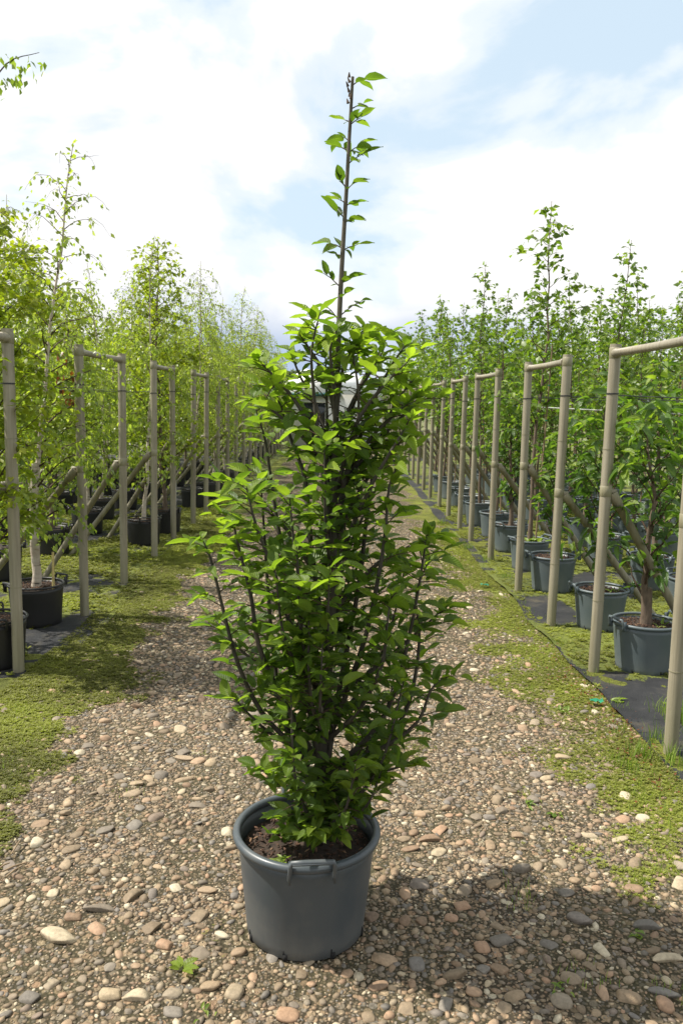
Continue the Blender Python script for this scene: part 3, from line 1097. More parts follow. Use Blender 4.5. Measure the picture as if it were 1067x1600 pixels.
# cut tip with dead buds
mb = MB()
tip = LP[-1]
for k in range(7):
    p = tip - TO + Vector((-0.008 + random.uniform(-.004, .004), random.uniform(-.008, .008), -0.012 * k * 0.9 - 0.004))
    mb.tube([p, p + Vector((random.uniform(-.006, .003), random.uniform(-.004, .004), 0.012))], [0.0045, 0.0012], 6)
ob('dead_bud', mb.mesh('dead_bud', M_twig), tree)

stems_px = [
    # left side
    [(482, 1195, .0), (452, 1160, -.03), (409, 1113, -.06), (373, 1040, -.09), (349, 953, -.10), (330, 875, -.10), (316, 842, -.10)],
    [(492, 1190, 0), (457, 1152, .02), (437, 1104, .04), (429, 1031, .06), (422, 965, .06), (416, 880, .06), (411, 800, .05), (407, 745, .04)],
    [(497, 1180, 0), (482, 1100, -.06), (472, 1000, -.10), (466, 900, -.12), (459, 845, -.13), (452, 770, -.14)],
    [(510, 1020, 0), (496, 930, .03), (484, 830, .04), (477, 750, .05), (452, 678, .05), (430, 610, .03), (412, 566, .0)],
    [(516, 860, 0), (510, 780, -.03), (500, 709, -.04), (491, 622, -.05), (487, 549, -.05), (500, 488, -.06)],
    [(520, 820, 0), (512, 740, .05), (511, 644, .07), (508, 540, .08)],
    [(508, 1060, 0), (470, 960, .12), (440, 850, .16), (425, 760, .17), (415, 690, .15), (400, 640, .13)],
    [(484, 1178, 0), (431, 1152, -.05), (390, 1117, -.08), (368, 1092, -.10)],
    [(497, 1240, 0), (450, 1229, -.04), (415, 1206, -.06), (400, 1198, -.07)],
    [(490, 1180, 0), (440, 1090, -.10), (405, 1010, -.15), (392, 930, -.17), (372, 850, -.17), (362, 800, -.16)],
    [(500, 1090, 0), (462, 1000, -.10), (430, 900, -.16), (400, 820, -.18), (385, 760, -.18)],
    # right side
    [(522, 770, 0), (590, 690, .06), (640, 640, .08), (662, 622, .08)],
    [(516, 940, 0), (450, 830, -.02), (395, 780, -.03), (362, 752, -.04)],
    [(516, 960, 0), (590, 880, .04), (655, 850, .06), (690, 835, .06)],
    [(508, 1100, 0), (590, 1040, .06), (655, 985, .08), (694, 950, .08)],
    [(506, 1130, 0), (430, 1060, .08), (370, 1010, .10), (342, 975, .10)],
    [(524, 740, 0), (470, 680, .0), (425, 640, -.02), (396, 622, -.03)],
    [(522, 830, 0), (540, 745, -.03), (556, 683, -.05), (560, 614, -.06), (547, 530, -.06)],
    [(521, 860, 0), (545, 740, .05), (577, 644, .08), (607, 579, .08), (636, 535, .06)],
    [(512, 1190, 0), (528, 1090, .06), (545, 1000, .10), (562, 906, .11), (574, 800, .10), (590, 700, .08), (614, 636, .06), (648, 590, .03)],
    [(512, 1160, 0), (539, 1090, -.05), (573, 988, -.09), (592, 897, -.10), (602, 830, -.10), (608, 760, -.10), (622, 725, -.09)],
    [(506, 1210, 0), (577, 1150, .03), (616, 1083, .03), (640, 990, .02), (657, 900, .0), (667, 832, -.02)],
    [(506, 1215, 0), (560, 1186, .08), (607, 1150, .12), (640, 1095, .15), (655, 1000, .16), (650, 930, .15), (672, 870, .13)],
    [(504, 1205, 0), (590, 1172, -.05), (650, 1130, -.07), (672, 1080, -.08), (690, 1060, -.08)],
    [(502, 1245, 0), (560, 1216, -.05), (608, 1203, -.07), (648, 1192, -.08)],
    [(508, 1160, 0), (560, 1110, -.11), (596, 1040, -.16), (604, 979, -.18), (612, 930, -.18)],
    [(520, 900, 0), (560, 800, -.09), (590, 740, -.13), (620, 690, -.14), (640, 655, -.14)],
    [(518, 930, 0), (548, 850, .12), (575, 790, .15), (600, 740, .16)],
    [(524, 720, 0), (545, 640, .04), (580, 580, .05), (600, 545, .04)],
    [(524, 740, 0), (500, 650, .06), (470, 590, .09), (452, 545, .09)],
    [(525, 650, 0), (535, 580, -.03), (555, 540, -.05), (572, 515, -.05)],
    [(525, 660, 0), (510, 590, .02), (480, 540, .04), (465, 520, .04)],
    [(524, 770, 0), (556, 665, -.09), (596, 606, -.13), (636, 566, -.14)],
    [(523, 750, 0), (470, 640, -.04), (430, 590, -.07), (404, 562, -.09)],
    [(524, 700, 0), (522, 610, -.07), (516, 545, -.10), (528, 512, -.11)],
    [(523, 780, 0), (575, 690, -.02), (625, 640, -.04), (655, 612, -.05)],
    [(521, 860, 0), (560, 770, .0), (610, 705, .02), (645, 680, .03)],
    [(524, 720, 0), (560, 610, .08), (590, 555, .12), (608, 520, .12)],
]
stems = [spline(pxs(s), 4) for s in stems_px]
# limbs growing towards and away from the camera, filled in with the same habit
prof_z = [0.42, 0.55, 0.67, 0.9, 1.13, 1.3, 1.5, 1.66, 1.78]
prof_r = [0.16, 0.24, 0.33, 0.36, 0.36, 0.28, 0.24, 0.22, 0.12]
for k in range(20):
    az = (PI * 1.5 if k % 2 else PI * 0.5) + random.uniform(-0.95, 0.95)
    z1 = 0.55 + (1.12 if k % 3 == 0 else 0.85) * ((k * 0.618) % 1.0)
    z0 = max(0.34, z1 - random.uniform(0.32, 0.55))
    r1 = float(np.interp(z1, prof_z, prof_r)) * random.uniform(0.65, 0.98)
    b = lead_at(z0); c = lead_at(z1)
    out = Vector((math.cos(az), math.sin(az), 0))
    P = [b, b.lerp(c, 0.18) + out * r1 * 0.42, b.lerp(c, 0.5) + out * r1 * 0.80, c + out * r1]
    stems.append(spline(P, 5))
# low sprouts over the pot's soil
for (u, v, d, u2, v2, d2) in [(492, 1290, -.02, 455, 1272, -.10), (494, 1300, -.03, 505, 1262, -.13), (498, 1300, -.02, 538, 1275, -.12), (490, 1305, -.03, 470, 1300, -.14),
                              (494, 1308, -.03, 492, 1300, -.17), (498, 1306, -.02, 525, 1302, -.15), (496, 1270, -.02, 480, 1235, -.12), (500, 1270, -.02, 520, 1225, -.13),
                              (500, 1280, 0, 560, 1240, -.06), (500, 1260, 0, 570, 1215, .10), (490, 1300, -.02, 440, 1310, -.06), (500, 1250, 0, 545, 1190, -.12), (497, 1250, 0, 465, 1190, -.11)]:
    A, B = pxs([(u, v, d), (u2, v2, d2)])
    stems.append(spline([A, A.lerp(B, 0.5) + Vector((0, 0, 0.012)), B], 4))

GAP = [(at_y(505, 640, TY), 0.05), (at_y(545, 625, TY), 0.035)]
LV = []          # leaves: (pos, dir, normal, length, tint, template)


def add_leaf(p, d, L, tint, tilt=0.35):
    for (gp, gr) in GAP:                       # sparse windows beside the stems
        if math.hypot(p.x + d.x * L * .5 - gp.x, p.z - gp.z) < gr:
            return
    n = Vector((random.gauss(0, tilt) - 0.1, random.gauss(0, tilt), 1.0))
    LV.append((p, d.normalized(), n.normalized(), L, min(1, max(0, tint)), random.randrange(5)))


TW = []


def twig(p, az, el, length, nl, Lmax, young, petiole=0.008):
    d = Vector((math.cos(az) * math.cos(el), math.sin(az) * math.cos(el), math.sin(el)))
    e = p + d * length + Vector((0, 0, -0.05 * length))
    m = p.lerp(e, 0.55) + Vector((0, 0, 0.06 * length))
    TW.append((p, m, e))
    for i in range(nl):
        t = (i + 0.7) / nl
        q = p.lerp(m, t / 0.55) if t < 0.55 else m.lerp(e, (t - 0.55) / 0.45)
        side = 1 if i % 2 else -1
        la = az + side * random.uniform(0.55, 1.15) if i < nl - 1 else az + random.uniform(-.3, .3)
        le = random.gauss(0.22, 0.34)
        ld_ = Vector((math.cos(la) * math.cos(le), math.sin(la) * math.cos(le), math.sin(le)))
        L = Lmax * random.choice((random.uniform(0.40, 0.75), random.uniform(0.7, 1.05), random.uniform(0.8, 1.1))) * float(np.interp(p.z, [0.35, 0.9, 1.4], [0.84, 0.98, 1.0])) * (0.7 + 0.3 * (i + 1) / nl)
        add_leaf(q + ld_ * petiole * 0.3, ld_, L, young + random.gauss(0, 0.13) + 0.10 * (i == nl - 1))


branch_objs = []
for si, S in enumerate(stems):
    n = len(S)
    ln = sum((S[i + 1] - S[i]).length for i in range(n - 1))
    r0 = min(0.0085, 0.0036 + ln * 0.005)
    mb = MB()
    rr = [r0 * (1 - i / (n - 1)) ** 0.75 + 0.0014 for i in range(n)]
    mb.tube([p - TO for p in S], rr, 7)
    ob('branch', mb.mesh('branch', M_bark), tree)
    # leaves along the limb
    s = 0.0
    nxt = 0.10 * ln + 0.015 if ln > 0.25 else 0.02
    ph = random.uniform(0, 2 * PI)
    for i in range(n - 1):
        seg = S[i + 1] - S[i]; sl = seg.length
        while s + sl >= nxt:
            p = S[i] + seg * ((nxt - s) / sl)
            f = nxt / ln
            ph += 2.4 + random.uniform(-.5, .5)
            outw = math.atan2(p.y - TO.y, p.x - lead_at(p.z).x)
            az = ph if random.random() < 0.62 else outw + random.gauss(0, 0.7)
            hgt = p.z
            young = 0.26 + 0.34 * f + 0.20 * min(1, max(0, (hgt - 0.7)))
            long_tw = random.random() < 0.62
            L = random.uniform(0.062, 0.086)
            if long_tw:
                twig(p, az, random.uniform(0.05, 0.75), random.uniform(0.04, 0.12) * (1.1 - 0.40 * f), random.choice((3, 3, 4, 4)), L, young)
            else:
                twig(p, az, random.uniform(0.0, 0.6), random.uniform(0.012, 0.025), 2, L * 0.9, young)
            nxt += random.uniform(0.018, 0.030) * (1.06 if p.z > 1.25 else 1.0)
        s += sl
    # shoot tip: bright young leaves
    t = (S[-1] - S[-2]).normalized()
    for k in range(5):
        az = 2.4 * k + ph
        d = (Vector((math.cos(az), math.sin(az), 0)) * 0.9 + t * 0.5 + Vector((0, 0, 0.12)))
        add_leaf(S[-1] - t * 0.012 * k, d, random.uniform(0.045, 0.075), 0.72 + random.gauss(0, 0.12))
# inner shaded short shoots on the trunk
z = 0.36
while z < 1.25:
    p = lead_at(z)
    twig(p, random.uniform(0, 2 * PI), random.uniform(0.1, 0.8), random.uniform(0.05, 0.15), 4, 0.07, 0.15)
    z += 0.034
# sparse shoots on the bare leader, side and height read from the photograph (u, v, direction +1 right, length px)
for (u, v, sgn, ln, nl) in [(551, 133, 1, 20, 2), (549, 170, 1, 22, 2), (548, 192, -1, 12, 1), (547, 195, 1, 20, 3), (546, 222, -1, 14, 2), (545, 236, -1, 26, 3), (545, 238, 1, 24, 4),
                            (544, 256, 1, 24, 3), (541, 298, 1, 16, 2), (540, 292, -1, 16, 2), (540, 318, -1, 14, 2), (540, 322, 1, 10, 2), (538, 340, -1, 16, 2), (538, 348, 1, 10, 3),
                            (535, 388, -1, 22, 3), (534, 392, 1, 26, 3), (533, 400, -1, 8, 1), (531, 448, -1, 36, 4), (530, 446, 1, 16, 2), (533, 492, 1, 42, 4), (530, 470, 1, 14, 1), (529, 500, -1, 34, 4)]:
    p = at_y(u, v, TY)
    az = (0 if sgn > 0 else PI) + random.gauss(0, 0.45)
    twig(p, az, random.uniform(0.35, 0.95), ln * 0.0017, nl + 1, 0.062, 0.5)
# sparse leaves that carry the outline where the photograph shows single leaves
mb = MB()
for (a, m, e) in TW:
    mb.tube([a - TO, m - TO, e - TO], [0.0018, 0.0014, 0.0008], 4, caps=False)
ob('twigs', mb.mesh('twigs', M_twig), tree, kind='stuff')

camv = Vector((0, 0, CAMZ))
LV.sort(key=lambda l: -l[3] / max(0.3, (l[0] - camv).length - (0.25 if l[0].y < TY else -0.4)))
leaf_me = []
for tp in HLEAF:
    m = MB(); m.add(tp[0], tp[1], 0.5, tp[2]); leaf_me.append(m.mesh('leaf', M_horn_o))


def leaf_objects(lst, meshes, parent, origin):
    for (p, d, n, L, tn, ti) in lst:
        R = orient(np.array([d[:]]), np.array([n[:]]))[0]
        o = ob('leaf', meshes[ti % len(meshes)], parent)
        o.matrix_local = Matrix.Translation(p - origin) @ Matrix([list(r) for r in R]).to_4x4() @ Matrix.Scale(L, 4)
        o.color = (tn, tn, tn, 1)


leaf_objects(LV[:300], leaf_me, tree, TO)


def leaf_mass(lst, tmpls, origin, name, mat):
    mb = MB()
    for i, tp in enumerate(tmpls):
        sub = [l for l in lst if l[5] % len(tmpls) == i]
        if not sub:
            continue
        D = np.array([l[1][:] for l in sub]); N = np.array([l[2][:] for l in sub])
        P = np.array([(l[0] - origin)[:] for l in sub]); L = np.array([l[3] for l in sub])
        mb.inst(tp, orient(D, N) * L[:, None, None], P, np.array([l[4] for l in sub]))
    return mb.mesh(name, mat)


ob('foliage', leaf_mass(LV[300:], HLEAF, TO, 'foliage', M_horn), tree, kind='stuff')
print('hornbeam leaves', len(LV))

# weeds in the pot
def weed_mesh(name, n, L, spread, seed, mat=M_weed, up=0.5):
    r = np.random.default_rng(seed)
    az = r.uniform(0, 2 * PI, n); el = r.normal(up, 0.25, n)
    D = np.stack([np.cos(az) * np.cos(el), np.sin(az) * np.cos(el), np.sin(el)], 1)
    P = np.stack([r.normal(0, spread, n), r.normal(0, spread, n), r.uniform(0, 0.01, n)], 1)
    N = np.tile([0, 0, 1.0], (n, 1)) + r.normal(0, .3, (n, 3))
    mb = MB(); mb.inst(CLEAF[0], orient(D, N) * (L * r.uniform(0.5, 1, n))[:, None, None], P, r.uniform(0.2, 1, n))
    return mb.mesh(name, mat)


wp = at_y(440, 1338, TY - 0.13)
o = ob('weed', weed_mesh('weed', 12, 0.035, 0.012, 3), None, (wp.x, wp.y, 0.283))
tag(o, 'small bright green weed growing in the soil of the large pot', 'weed')
sp = on_ground(284, 1523)
t = thing('seedling', 'small bright green seedling with ribbed leaves lying on the gravel', 'seedling', (sp.x, sp.y, 0.018))
for k, (az, L) in enumerate([(-0.15, .046), (0.75, .05), (1.9, .045), (2.6, .04), (3.5, .032), (-0.7, .045)]):
    leaf_objects([(Vector((sp.x, sp.y, 0.018)) + Vector((math.cos(az), math.sin(az), 0)) * 0.006, Vector((math.cos(az), math.sin(az), 0.28)), Vector((0, -0.2, 1)), L, 0.95, k)],
                 leaf_me, t, Vector((sp.x, sp.y, 0.018)))
for (u, v, n, L) in [(960, 1100, 10, .05), (880, 1115, 14, .04), (868, 1280, 14, .032), (828, 1262, 12, .03), (1000, 1470, 8, .04), (320, 1590, 6, .03), (1047, 1110, 10, .05), (880, 1545, 10, .03)]:
    p = on_ground(u, v)
    o = ob('weed', weed_mesh('weed', n, L, 0.015, u), None, (p.x, p.y, float(path_z(np.array([p.x]), np.array([p.y]))[0])))
    tag(o, 'small low leafy weed rooted in the mossy gravel', 'weed', 'weeds on the path edge')
for (u, v) in [(930, 1105), (757, 920)]:
    p = on_ground(u, v)
    mb = MB()
    vs = []
    for i in range(6):
        for j in range(4):
            vs.append((0.07 * (i / 5 - .5) + random.uniform(-.006, .006), 0.04 * (j / 3 - .5) + random.uniform(-.006, .006), random.uniform(0, 0.016)))
    mb.add(vs, [np.array([(i * 4 + j, (i + 1) * 4 + j, (i + 1) * 4 + j + 1, i * 4 + j + 1) for i in range(5) for j in range(3)])])
    o = ob('plastic_scrap', mb.mesh('plastic_scrap', M_green, False), None, (p.x, p.y, 0.032), None)
    tag(o, 'crumpled scrap of green plastic on the moss', 'litter', 'green plastic scraps')

# ------------------------------------------------------------------ pipe frames
PR = 0.032
m = MB(); m.tube([(0, 0, -0.05)] + [(0, 0, z) for z in np.linspace(0.02, 1.95, 12)], PR, 20); ME_post = m.mesh('post', M_pipe)
m = MB(); m.tube([(0, 0, -0.03), (0, 0, -0.028), (0, 0, 0.03), (0, 0, 0.032)], [PR + .0008, PR + .0022, PR + .0022, PR + .0005], 28); ME_collar = m.mesh('collar', M_pipe, False)
m = MB(); m.tube([(0, 0, -0.004), (0, 0, 0.004)], PR + 0.003, 16); ME_tie = m.mesh('tie', M_tie)
m = MB(); m.tube([(0, 0, -0.002), (0, 0, 0.002)], PR + 0.0018, 20); ME_joint = m.mesh('joint', M_pipe)


def frame(x, ya, yb, side, label, group, stub=False):
    """two pipe posts along the path joined by a top rail, each with a brace running outwards"""
    t = thing('post_frame', label, 'post frame', (x, ya, 0.01), 0, group)
    dy = yb - ya
    for k, y in enumerate((0, dy)):
        if stub and k == 0:  # near post left out so that it casts no shadow on the path
            continue
        p = ob('post', ME_post, t, (0, y, 0))
        lx = rng.normal(0, 0.005); ly = rng.normal(0, 0.005)
        p.rotation_euler = (ly, lx, rng.uniform(0, 6))
        hz = 1.06 + rng.normal(0, 0.03)
        ob('collar', ME_collar, p, (0, 0, hz))
        ob('collar', ME_collar, p, (0, 0, 1.90))
        ob('tie', ME_tie, p, (0, 0, 1.66 + rng.normal(0, 0.02)))
        for zz in (0.42 + rng.normal(0, .05), 1.35):
            ob('joint', ME_joint, p, (0, 0, zz))
        m = MB()
        w = 0.66 + rng.normal(0, 0.05)
        a = Vector((side * (PR + 0.010), 0, hz - 0.01)); b = Vector((side * w * 1.15, 0.05, 0.0))
        m.tube([a, a.lerp(b, 0.06), a.lerp(b, 0.061), b], [0.030, 0.030, 0.025, 0.025], 14)
        m.tube([Vector((side * PR, 0, hz)), Vector((side * (PR + 0.035), 0, hz - 0.004))], 0.016, 10)
        ob('brace', m.mesh('brace', M_pipe), t, (0, y, 0))
    if stub:  # rail shortened out of view, to keep its shadow off the open gravel
        m = MB()
        m.tube([(0, dy - 0.62, 1.895), (0, dy - PR - 0.051, 1.90), (0, dy - PR - 0.05, 1.90), (0, dy - PR + 0.004, 1.90)], [0.022, 0.022, 0.027, 0.027], 14)
        ob('top_rail', m.mesh('top_rail', M_pipe), t)
    else:
        m = MB()
        m.tube([(0, PR - 0.004, 1.90), (0, PR + 0.05, 1.90), (0, PR + 0.051, 1.90), (0, dy * 0.5, 1.897), (0, dy - PR - 0.051, 1.90), (0, dy - PR - 0.05, 1.90), (0, dy - PR + 0.004, 1.90)],
               [0.027, 0.027, 0.022, 0.022, 0.022, 0.027, 0.027], 14)
        ob('top_rail', m.mesh('top_rail', M_pipe), t)
    return t


ypR = [3.62, 4.79, 5.80, 6.91, 8.22, 9.50, 10.41, 11.52, 12.6, 13.9]
while len(ypR) < 24:
    ypR.append(ypR[-1] + 1.13)
ypL = [3.55, 4.59, 5.83, 6.93, 8.10, 9.05, 10.28, 11.29, 12.4, 13.5]
while len(ypL) < 24:
    ypL.append(ypL[-1] + 1.13)
fr_lab = {0: 'beige pipe frame standing in front of the bushy cherry in the grey pot', 2: 'beige pipe frame in front of the mulch filled and weedy grey pots',
          4: 'beige pipe frame from which a white cord is strung across the grey pot rows'}
fl_lab = {0: 'lone pipe post with shortened rail, neighbour left out to avoid its shadow, beside the feathery tree', 2: 'beige pipe frame past the yellow stick pot, with dead leaves beside it',
          4: 'beige pipe frame in front of the labelled black pot'}
for i in range(0, 24, 2):
    frame(1.565, ypR[i], ypR[i + 1], 1, fr_lab.get(i, 'beige pipe frame further along the grey pots past the white cord'), None if i in fr_lab else 'pipe frames along the grey pots')
    frame(-1.83, ypL[i], ypL[i + 1], -1, fl_lab.get(i, 'beige pipe frame further along the black pots past the labelled pot'), None if i in fl_lab else 'pipe frames along the black pots', stub=i == 0)

# wires from the posts across the rows
def wire(pts, r, mat, label, group, name='wire'):
    m = MB()
    c = Vector(pts[0])
    m.tube([Vector(p) - c for p in pts], r, 5)
    o = ob(name, m.mesh(name, mat), None, c)
    tag(o, label, 'wire', group)


for i in (1, 2, 3, 4, 6, 8, 10):
    y = ypR[i]
    wire([(1.565 + PR, y, 1.67), (2.5, y + .02, 1.655), (3.6, y + .03, 1.66), (5.5, y, 1.67)], 0.0032, M_wire, 'thin dark support wire strung from a post over the grey pots', 'wires over the grey pots')
    y = ypL[i]
    wire([(-1.83 - PR, y, 1.66), (-2.6, y + .02, 1.645), (-3.6, y + .03, 1.65), (-5.2, y, 1.66)], 0.0032, M_wire, 'thin dark support wire strung from a post over the black pots', 'wires over the black pots')
wire([(1.565 + PR, 8.22, 1.60), (2.4, 8.2, 1.575), (3.4, 8.1, 1.55), (5.2, 8.0, 1.53)], 0.006, M_rope, 'white cord stretched from a post across the grey pot rows', None, 'cord')

# ------------------------------------------------------------------ row trees
def rand_unit(n, seed_rng):
    v = seed_rng.normal(size=(n, 3))
    return v / np.linalg.norm(v, axis=1)[:, None]


def gen_tree(seed, H, z0, trunk_r, bark, leafmat, nbr, rad_fn, leaf_L, per_m, droop, tmpl, lean=(0, 0), up=0.9, tint=(0.5, 0.22), nrm=0.6, sub=1, leafdown=0.3,
             young_top=0.25, wob=0.03, tip_bare=0.0, dens=lambda f: 1.0):
    """trunk with limbs (one mesh) and a crown of leaf faces; returns part list. z=0 at soil."""
    r = np.random.default_rng(seed)
    k = 14
    zs = np.linspace(-0.02, H, k)
    wx = np.cumsum(r.normal(0, wob, k)) * 0.5; wy = np.cumsum(r.normal(0, wob, k)) * 0.5
    wx -= wx[0]; wy -= wy[0]
    TP = np.stack([wx + lean[0] * (zs / H) ** 2, wy + lean[1] * (zs / H) ** 2, zs], 1)
    mb = MB()
    rr = trunk_r * (1 - 0.88 * (zs.clip(0) / H) ** 0.9)
    rr[0] *= 1.25
    mb.tube([tuple(p) for p in TP], list(rr), 8)
    mbt = mb
    mb = MB()
    LPt, LD, LN, LL, LT = [], [], [], [], []

    def leaves_along(P, dens, shade):
        seg = P[1:] - P[:-1]
        ln = np.linalg.norm(seg, axis=1)
        tot = ln.sum()
        n = r.poisson(max(0.1, tot * dens))
        if n == 0:
            return
        s = np.sort(r.uniform(0.06 * tot, tot, n))
        cs = np.concatenate([[0], np.cumsum(ln)])
        i = np.clip(np.searchsorted(cs, s) - 1, 0, len(ln) - 1)
        f = (s - cs[i]) / ln[i]
        p = P[i] + seg[i] * f[:, None] + r.normal(0, 0.018, (n, 3))
        d = rand_unit(n, r); d[:, 2] = d[:, 2] * 0.5 - leafdown
        d += seg[i] / ln[i][:, None] * 0.5
        nn = np.tile([0, 0, 1.0], (n, 1)) + r.normal(0, nrm, (n, 3))
        LPt.append(p); LD.append(d); LN.append(nn); LL.append(leaf_L * r.uniform(0.55, 1.1, n))
        LT.append(np.clip(r.normal(tint[0], tint[1], n) + shade + young_top * ((p[:, 2] / H) - 0.5), 0, 0.93) + 0.07 * (r.uniform(0, 1, n) < 0.012))

    ga = r.uniform(0, 6)
    for b in range(nbr):
        f = (b + r.uniform(0.1, 0.9)) / nbr
        zb = z0 + (H * 0.97 - z0) * f
        base = np.array([np.interp(zb, zs, TP[:, 0]), np.interp(zb, zs, TP[:, 1]), zb])
        ga += 2.4 + r.uniform(-.5, .5)
        L = rad_fn(f) * r.uniform(0.75, 1.25)
        out = np.array([math.cos(ga), math.sin(ga), 0])
        n = 6
        t = np.linspace(0, 1, n)
        P = base + out * (L * (t - 0.18 * t * t))[:, None] + np.array([0, 0, 1.0]) * (L * (up * t - droop * t * t * (1.0 + 0.4 * r.uniform())))[:, None] + np.cumsum(r.normal(0, 0.010, (n, 3)), 0)
        P[0] = base
        rb_ = max(0.002, trunk_r * 0.36 * (1 - f * 0.7))
        mb.tube([tuple(p) for p in P], [rb_ * (1 - 0.85 * q) for q in t], 4, caps=False)
        sh = r.normal(0, 0.08)
        df = dens(f)
        leaves_along(P, per_m * df, sh)
        for s_ in range(int(sub * (2 + L * 5) * (0.4 + 0.6 * df))):
            tt = r.uniform(0.2, 1.0)
            i = min(n - 2, int(tt * (n - 1)))
            q = P[i] + (P[i + 1] - P[i]) * (tt * (n - 1) - i)
            a2 = ga + r.normal(0, 1.0)
            l2 = r.uniform(0.10, 0.32) * (0.5 + L)
            t2 = np.linspace(0, 1, 4)
            o2 = np.array([math.cos(a2), math.sin(a2), 0])
            Q = q + o2 * (l2 * t2 * 0.8)[:, None] + np.array([0, 0, 1.0]) * (l2 * (0.35 * up * t2 - (0.25 + droop) * 1.1 * t2 * t2))[:, None]
            mb.tube([tuple(p) for p in Q], [0.0022, 0.0017, 0.0012, 0.0007], 3, caps=False)
            leaves_along(Q, per_m * 1.15 * df, sh)
    top = TP[-4:]
    leaves_along(top, per_m * (1 - tip_bare), 0.1)
    P = np.concatenate(LPt); D = np.concatenate(LD); N = np.concatenate(LN); Ls = np.concatenate(LL); Tn = np.concatenate(LT)
    trunk = mbt.mesh('trunk', bark)
    limbs = mb.mesh('branches', M_twig)
    mb = MB()
    mb.inst(tmpl, orient(D, N) * Ls[:, None, None], P, Tn)
    crown = mb.mesh('crown', leafmat)
    return [('trunk', trunk, None, None), ('crown', crown, None, 'stuff'), ('branches', limbs, None, 'stuff')], (P, D, N, Ls, Tn)


def prof(pts):
    xs, ys = zip(*pts)
    return lambda f: float(np.interp(f, xs, ys))


BIRCH = []
for i, (H, n, pm) in enumerate([(3.15, 50, 58), (3.3, 56, 58), (2.9, 52, 60), (3.25, 48, 50)]):
    parts, _ = gen_tree(500 + i, H, 0.30, 0.024, M_birch, M_birchleaf, n, prof([(0, 0.42), (0.3, 0.58), (0.6, 0.50), (0.8, 0.28), (1, 0.14)]), 0.052, pm,
                        0.55, SLEAF, (rng.normal(0, .12), rng.normal(0, .12)), up=0.95, tint=(0.45, 0.24), nrm=0.9, sub=1.15, leafdown=0.75, young_top=0.35, dens=prof([(0, 0.9), (0.45, 1.0), (0.68, 0.45), (1, 0.25)]))
    BIRCH.append(parts)
WEEP = []          # finer, paler birches further along
for i in range(2):
    parts, _ = gen_tree(540 + i, 3.2 + .2 * i, 0.7, 0.022, M_birch, M_birchleaf, 46, prof([(0, 0.40), (0.4, 0.55), (0.8, 0.40), (1, 0.15)]), 0.040, 62,
                        1.0, SLEAF, (0.1, 0), up=1.0, tint=(0.62, 0.2), nrm=1.0, sub=1.5, leafdown=0.9, dens=prof([(0, 0.9), (0.6, 1.0), (0.8, 0.5), (1, 0.3)]))
    WEEP.append(parts)
YELL = []
for i in range(2):
    parts, _ = gen_tree(560 + i, 2.55 + .25 * i, 0.35, 0.024, M_brown, M_yellowleaf, 54, prof([(0, 0.40), (0.4, 0.42), (0.8, 0.28), (1, 0.10)]), 0.062, 60,
                        0.25, SLEAF, (0, 0), up=1.1, tint=(0.5, 0.22), nrm=0.8, sub=1.2, leafdown=0.2, dens=prof([(0, 1), (0.8, 1.0), (1, 0.5)]))
    YELL.append(parts)
STD = []
for i, (H, z0, n) in enumerate([(2.95, 0.75, 40), (3.15, 0.9, 38), (2.7, 0.6, 42), (3.0, 1.0, 36), (2.95, 1.0, 32)]):
    parts, _ = gen_tree(600 + i, H, z0, 0.021, M_brown, M_std, n, prof([(0, 0.34), (0.35, 0.36), (0.65, 0.20), (0.85, 0.14), (1, 0.06)]), 0.082, 34,
                        0.15, SLEAF, (rng.normal(0, .06), rng.normal(0, .06)), up=0.85, tint=(0.46, 0.24), nrm=0.75, sub=0.9, leafdown=0.25, young_top=0.15, dens=prof([(0, 1), (0.6, 1), (0.75, 0.75), (1, 0.9)]))
    STD.append(parts)
CHER = []
CHER_RAW = []
for i, (H, n) in enumerate([(1.30, 22), (1.48, 26), (1.15, 20)]):
    parts, raw = gen_tree(640 + i, H, 0.16, 0.026, M_brown, M_cherry, n, prof([(0, 0.20), (0.3, 0.27), (0.7, 0.24), (1, 0.12)]), 0.115, 26,
                          0.12, CLEAF[i], (0.03, 0.02), up=1.25, tint=(0.34, 0.25), nrm=0.5, sub=0.42, leafdown=0.15, young_top=0.5, wob=0.02)
    CHER.append(parts); CHER_RAW.append(raw)

# canes: bamboo stakes
m = MB(); m.tube([(0, 0, -0.05), (0, 0, 0.9), (0.005, 0, 1.9)], [0.009, 0.0085, 0.007], 7); ME_cane = m.mesh('cane', M_cane)
m = MB(); m.tube([(0, 0, -0.004), (0, 0, 0.006)], 0.0135, 8); ME_knot = m.mesh('tie', M_green)


def cane(loc, label, group, tilt=0.03):
    t = thing('bamboo_cane', label, 'cane', loc, rng.uniform(0, 6), group)
    t.rotation_euler = (rng.normal(0, tilt), rng.normal(0, tilt), rng.uniform(0, 6))
    ob('stake', ME_cane, t)
    for z in (0.5, 1.1, 1.6):
        ob('tie', ME_knot, t, (0, 0, z + rng.uniform(-.1, .1)))
    return t


PM_grey = pot_meshes(M_rowpot, 0.195, 0.158, 0.305, 0.268, 0.010, 36)
PM_black = pot_meshes(M_blackpot, 0.188, 0.165, 0.290, 0.255, 0.008, 36)
ZB = 0.014

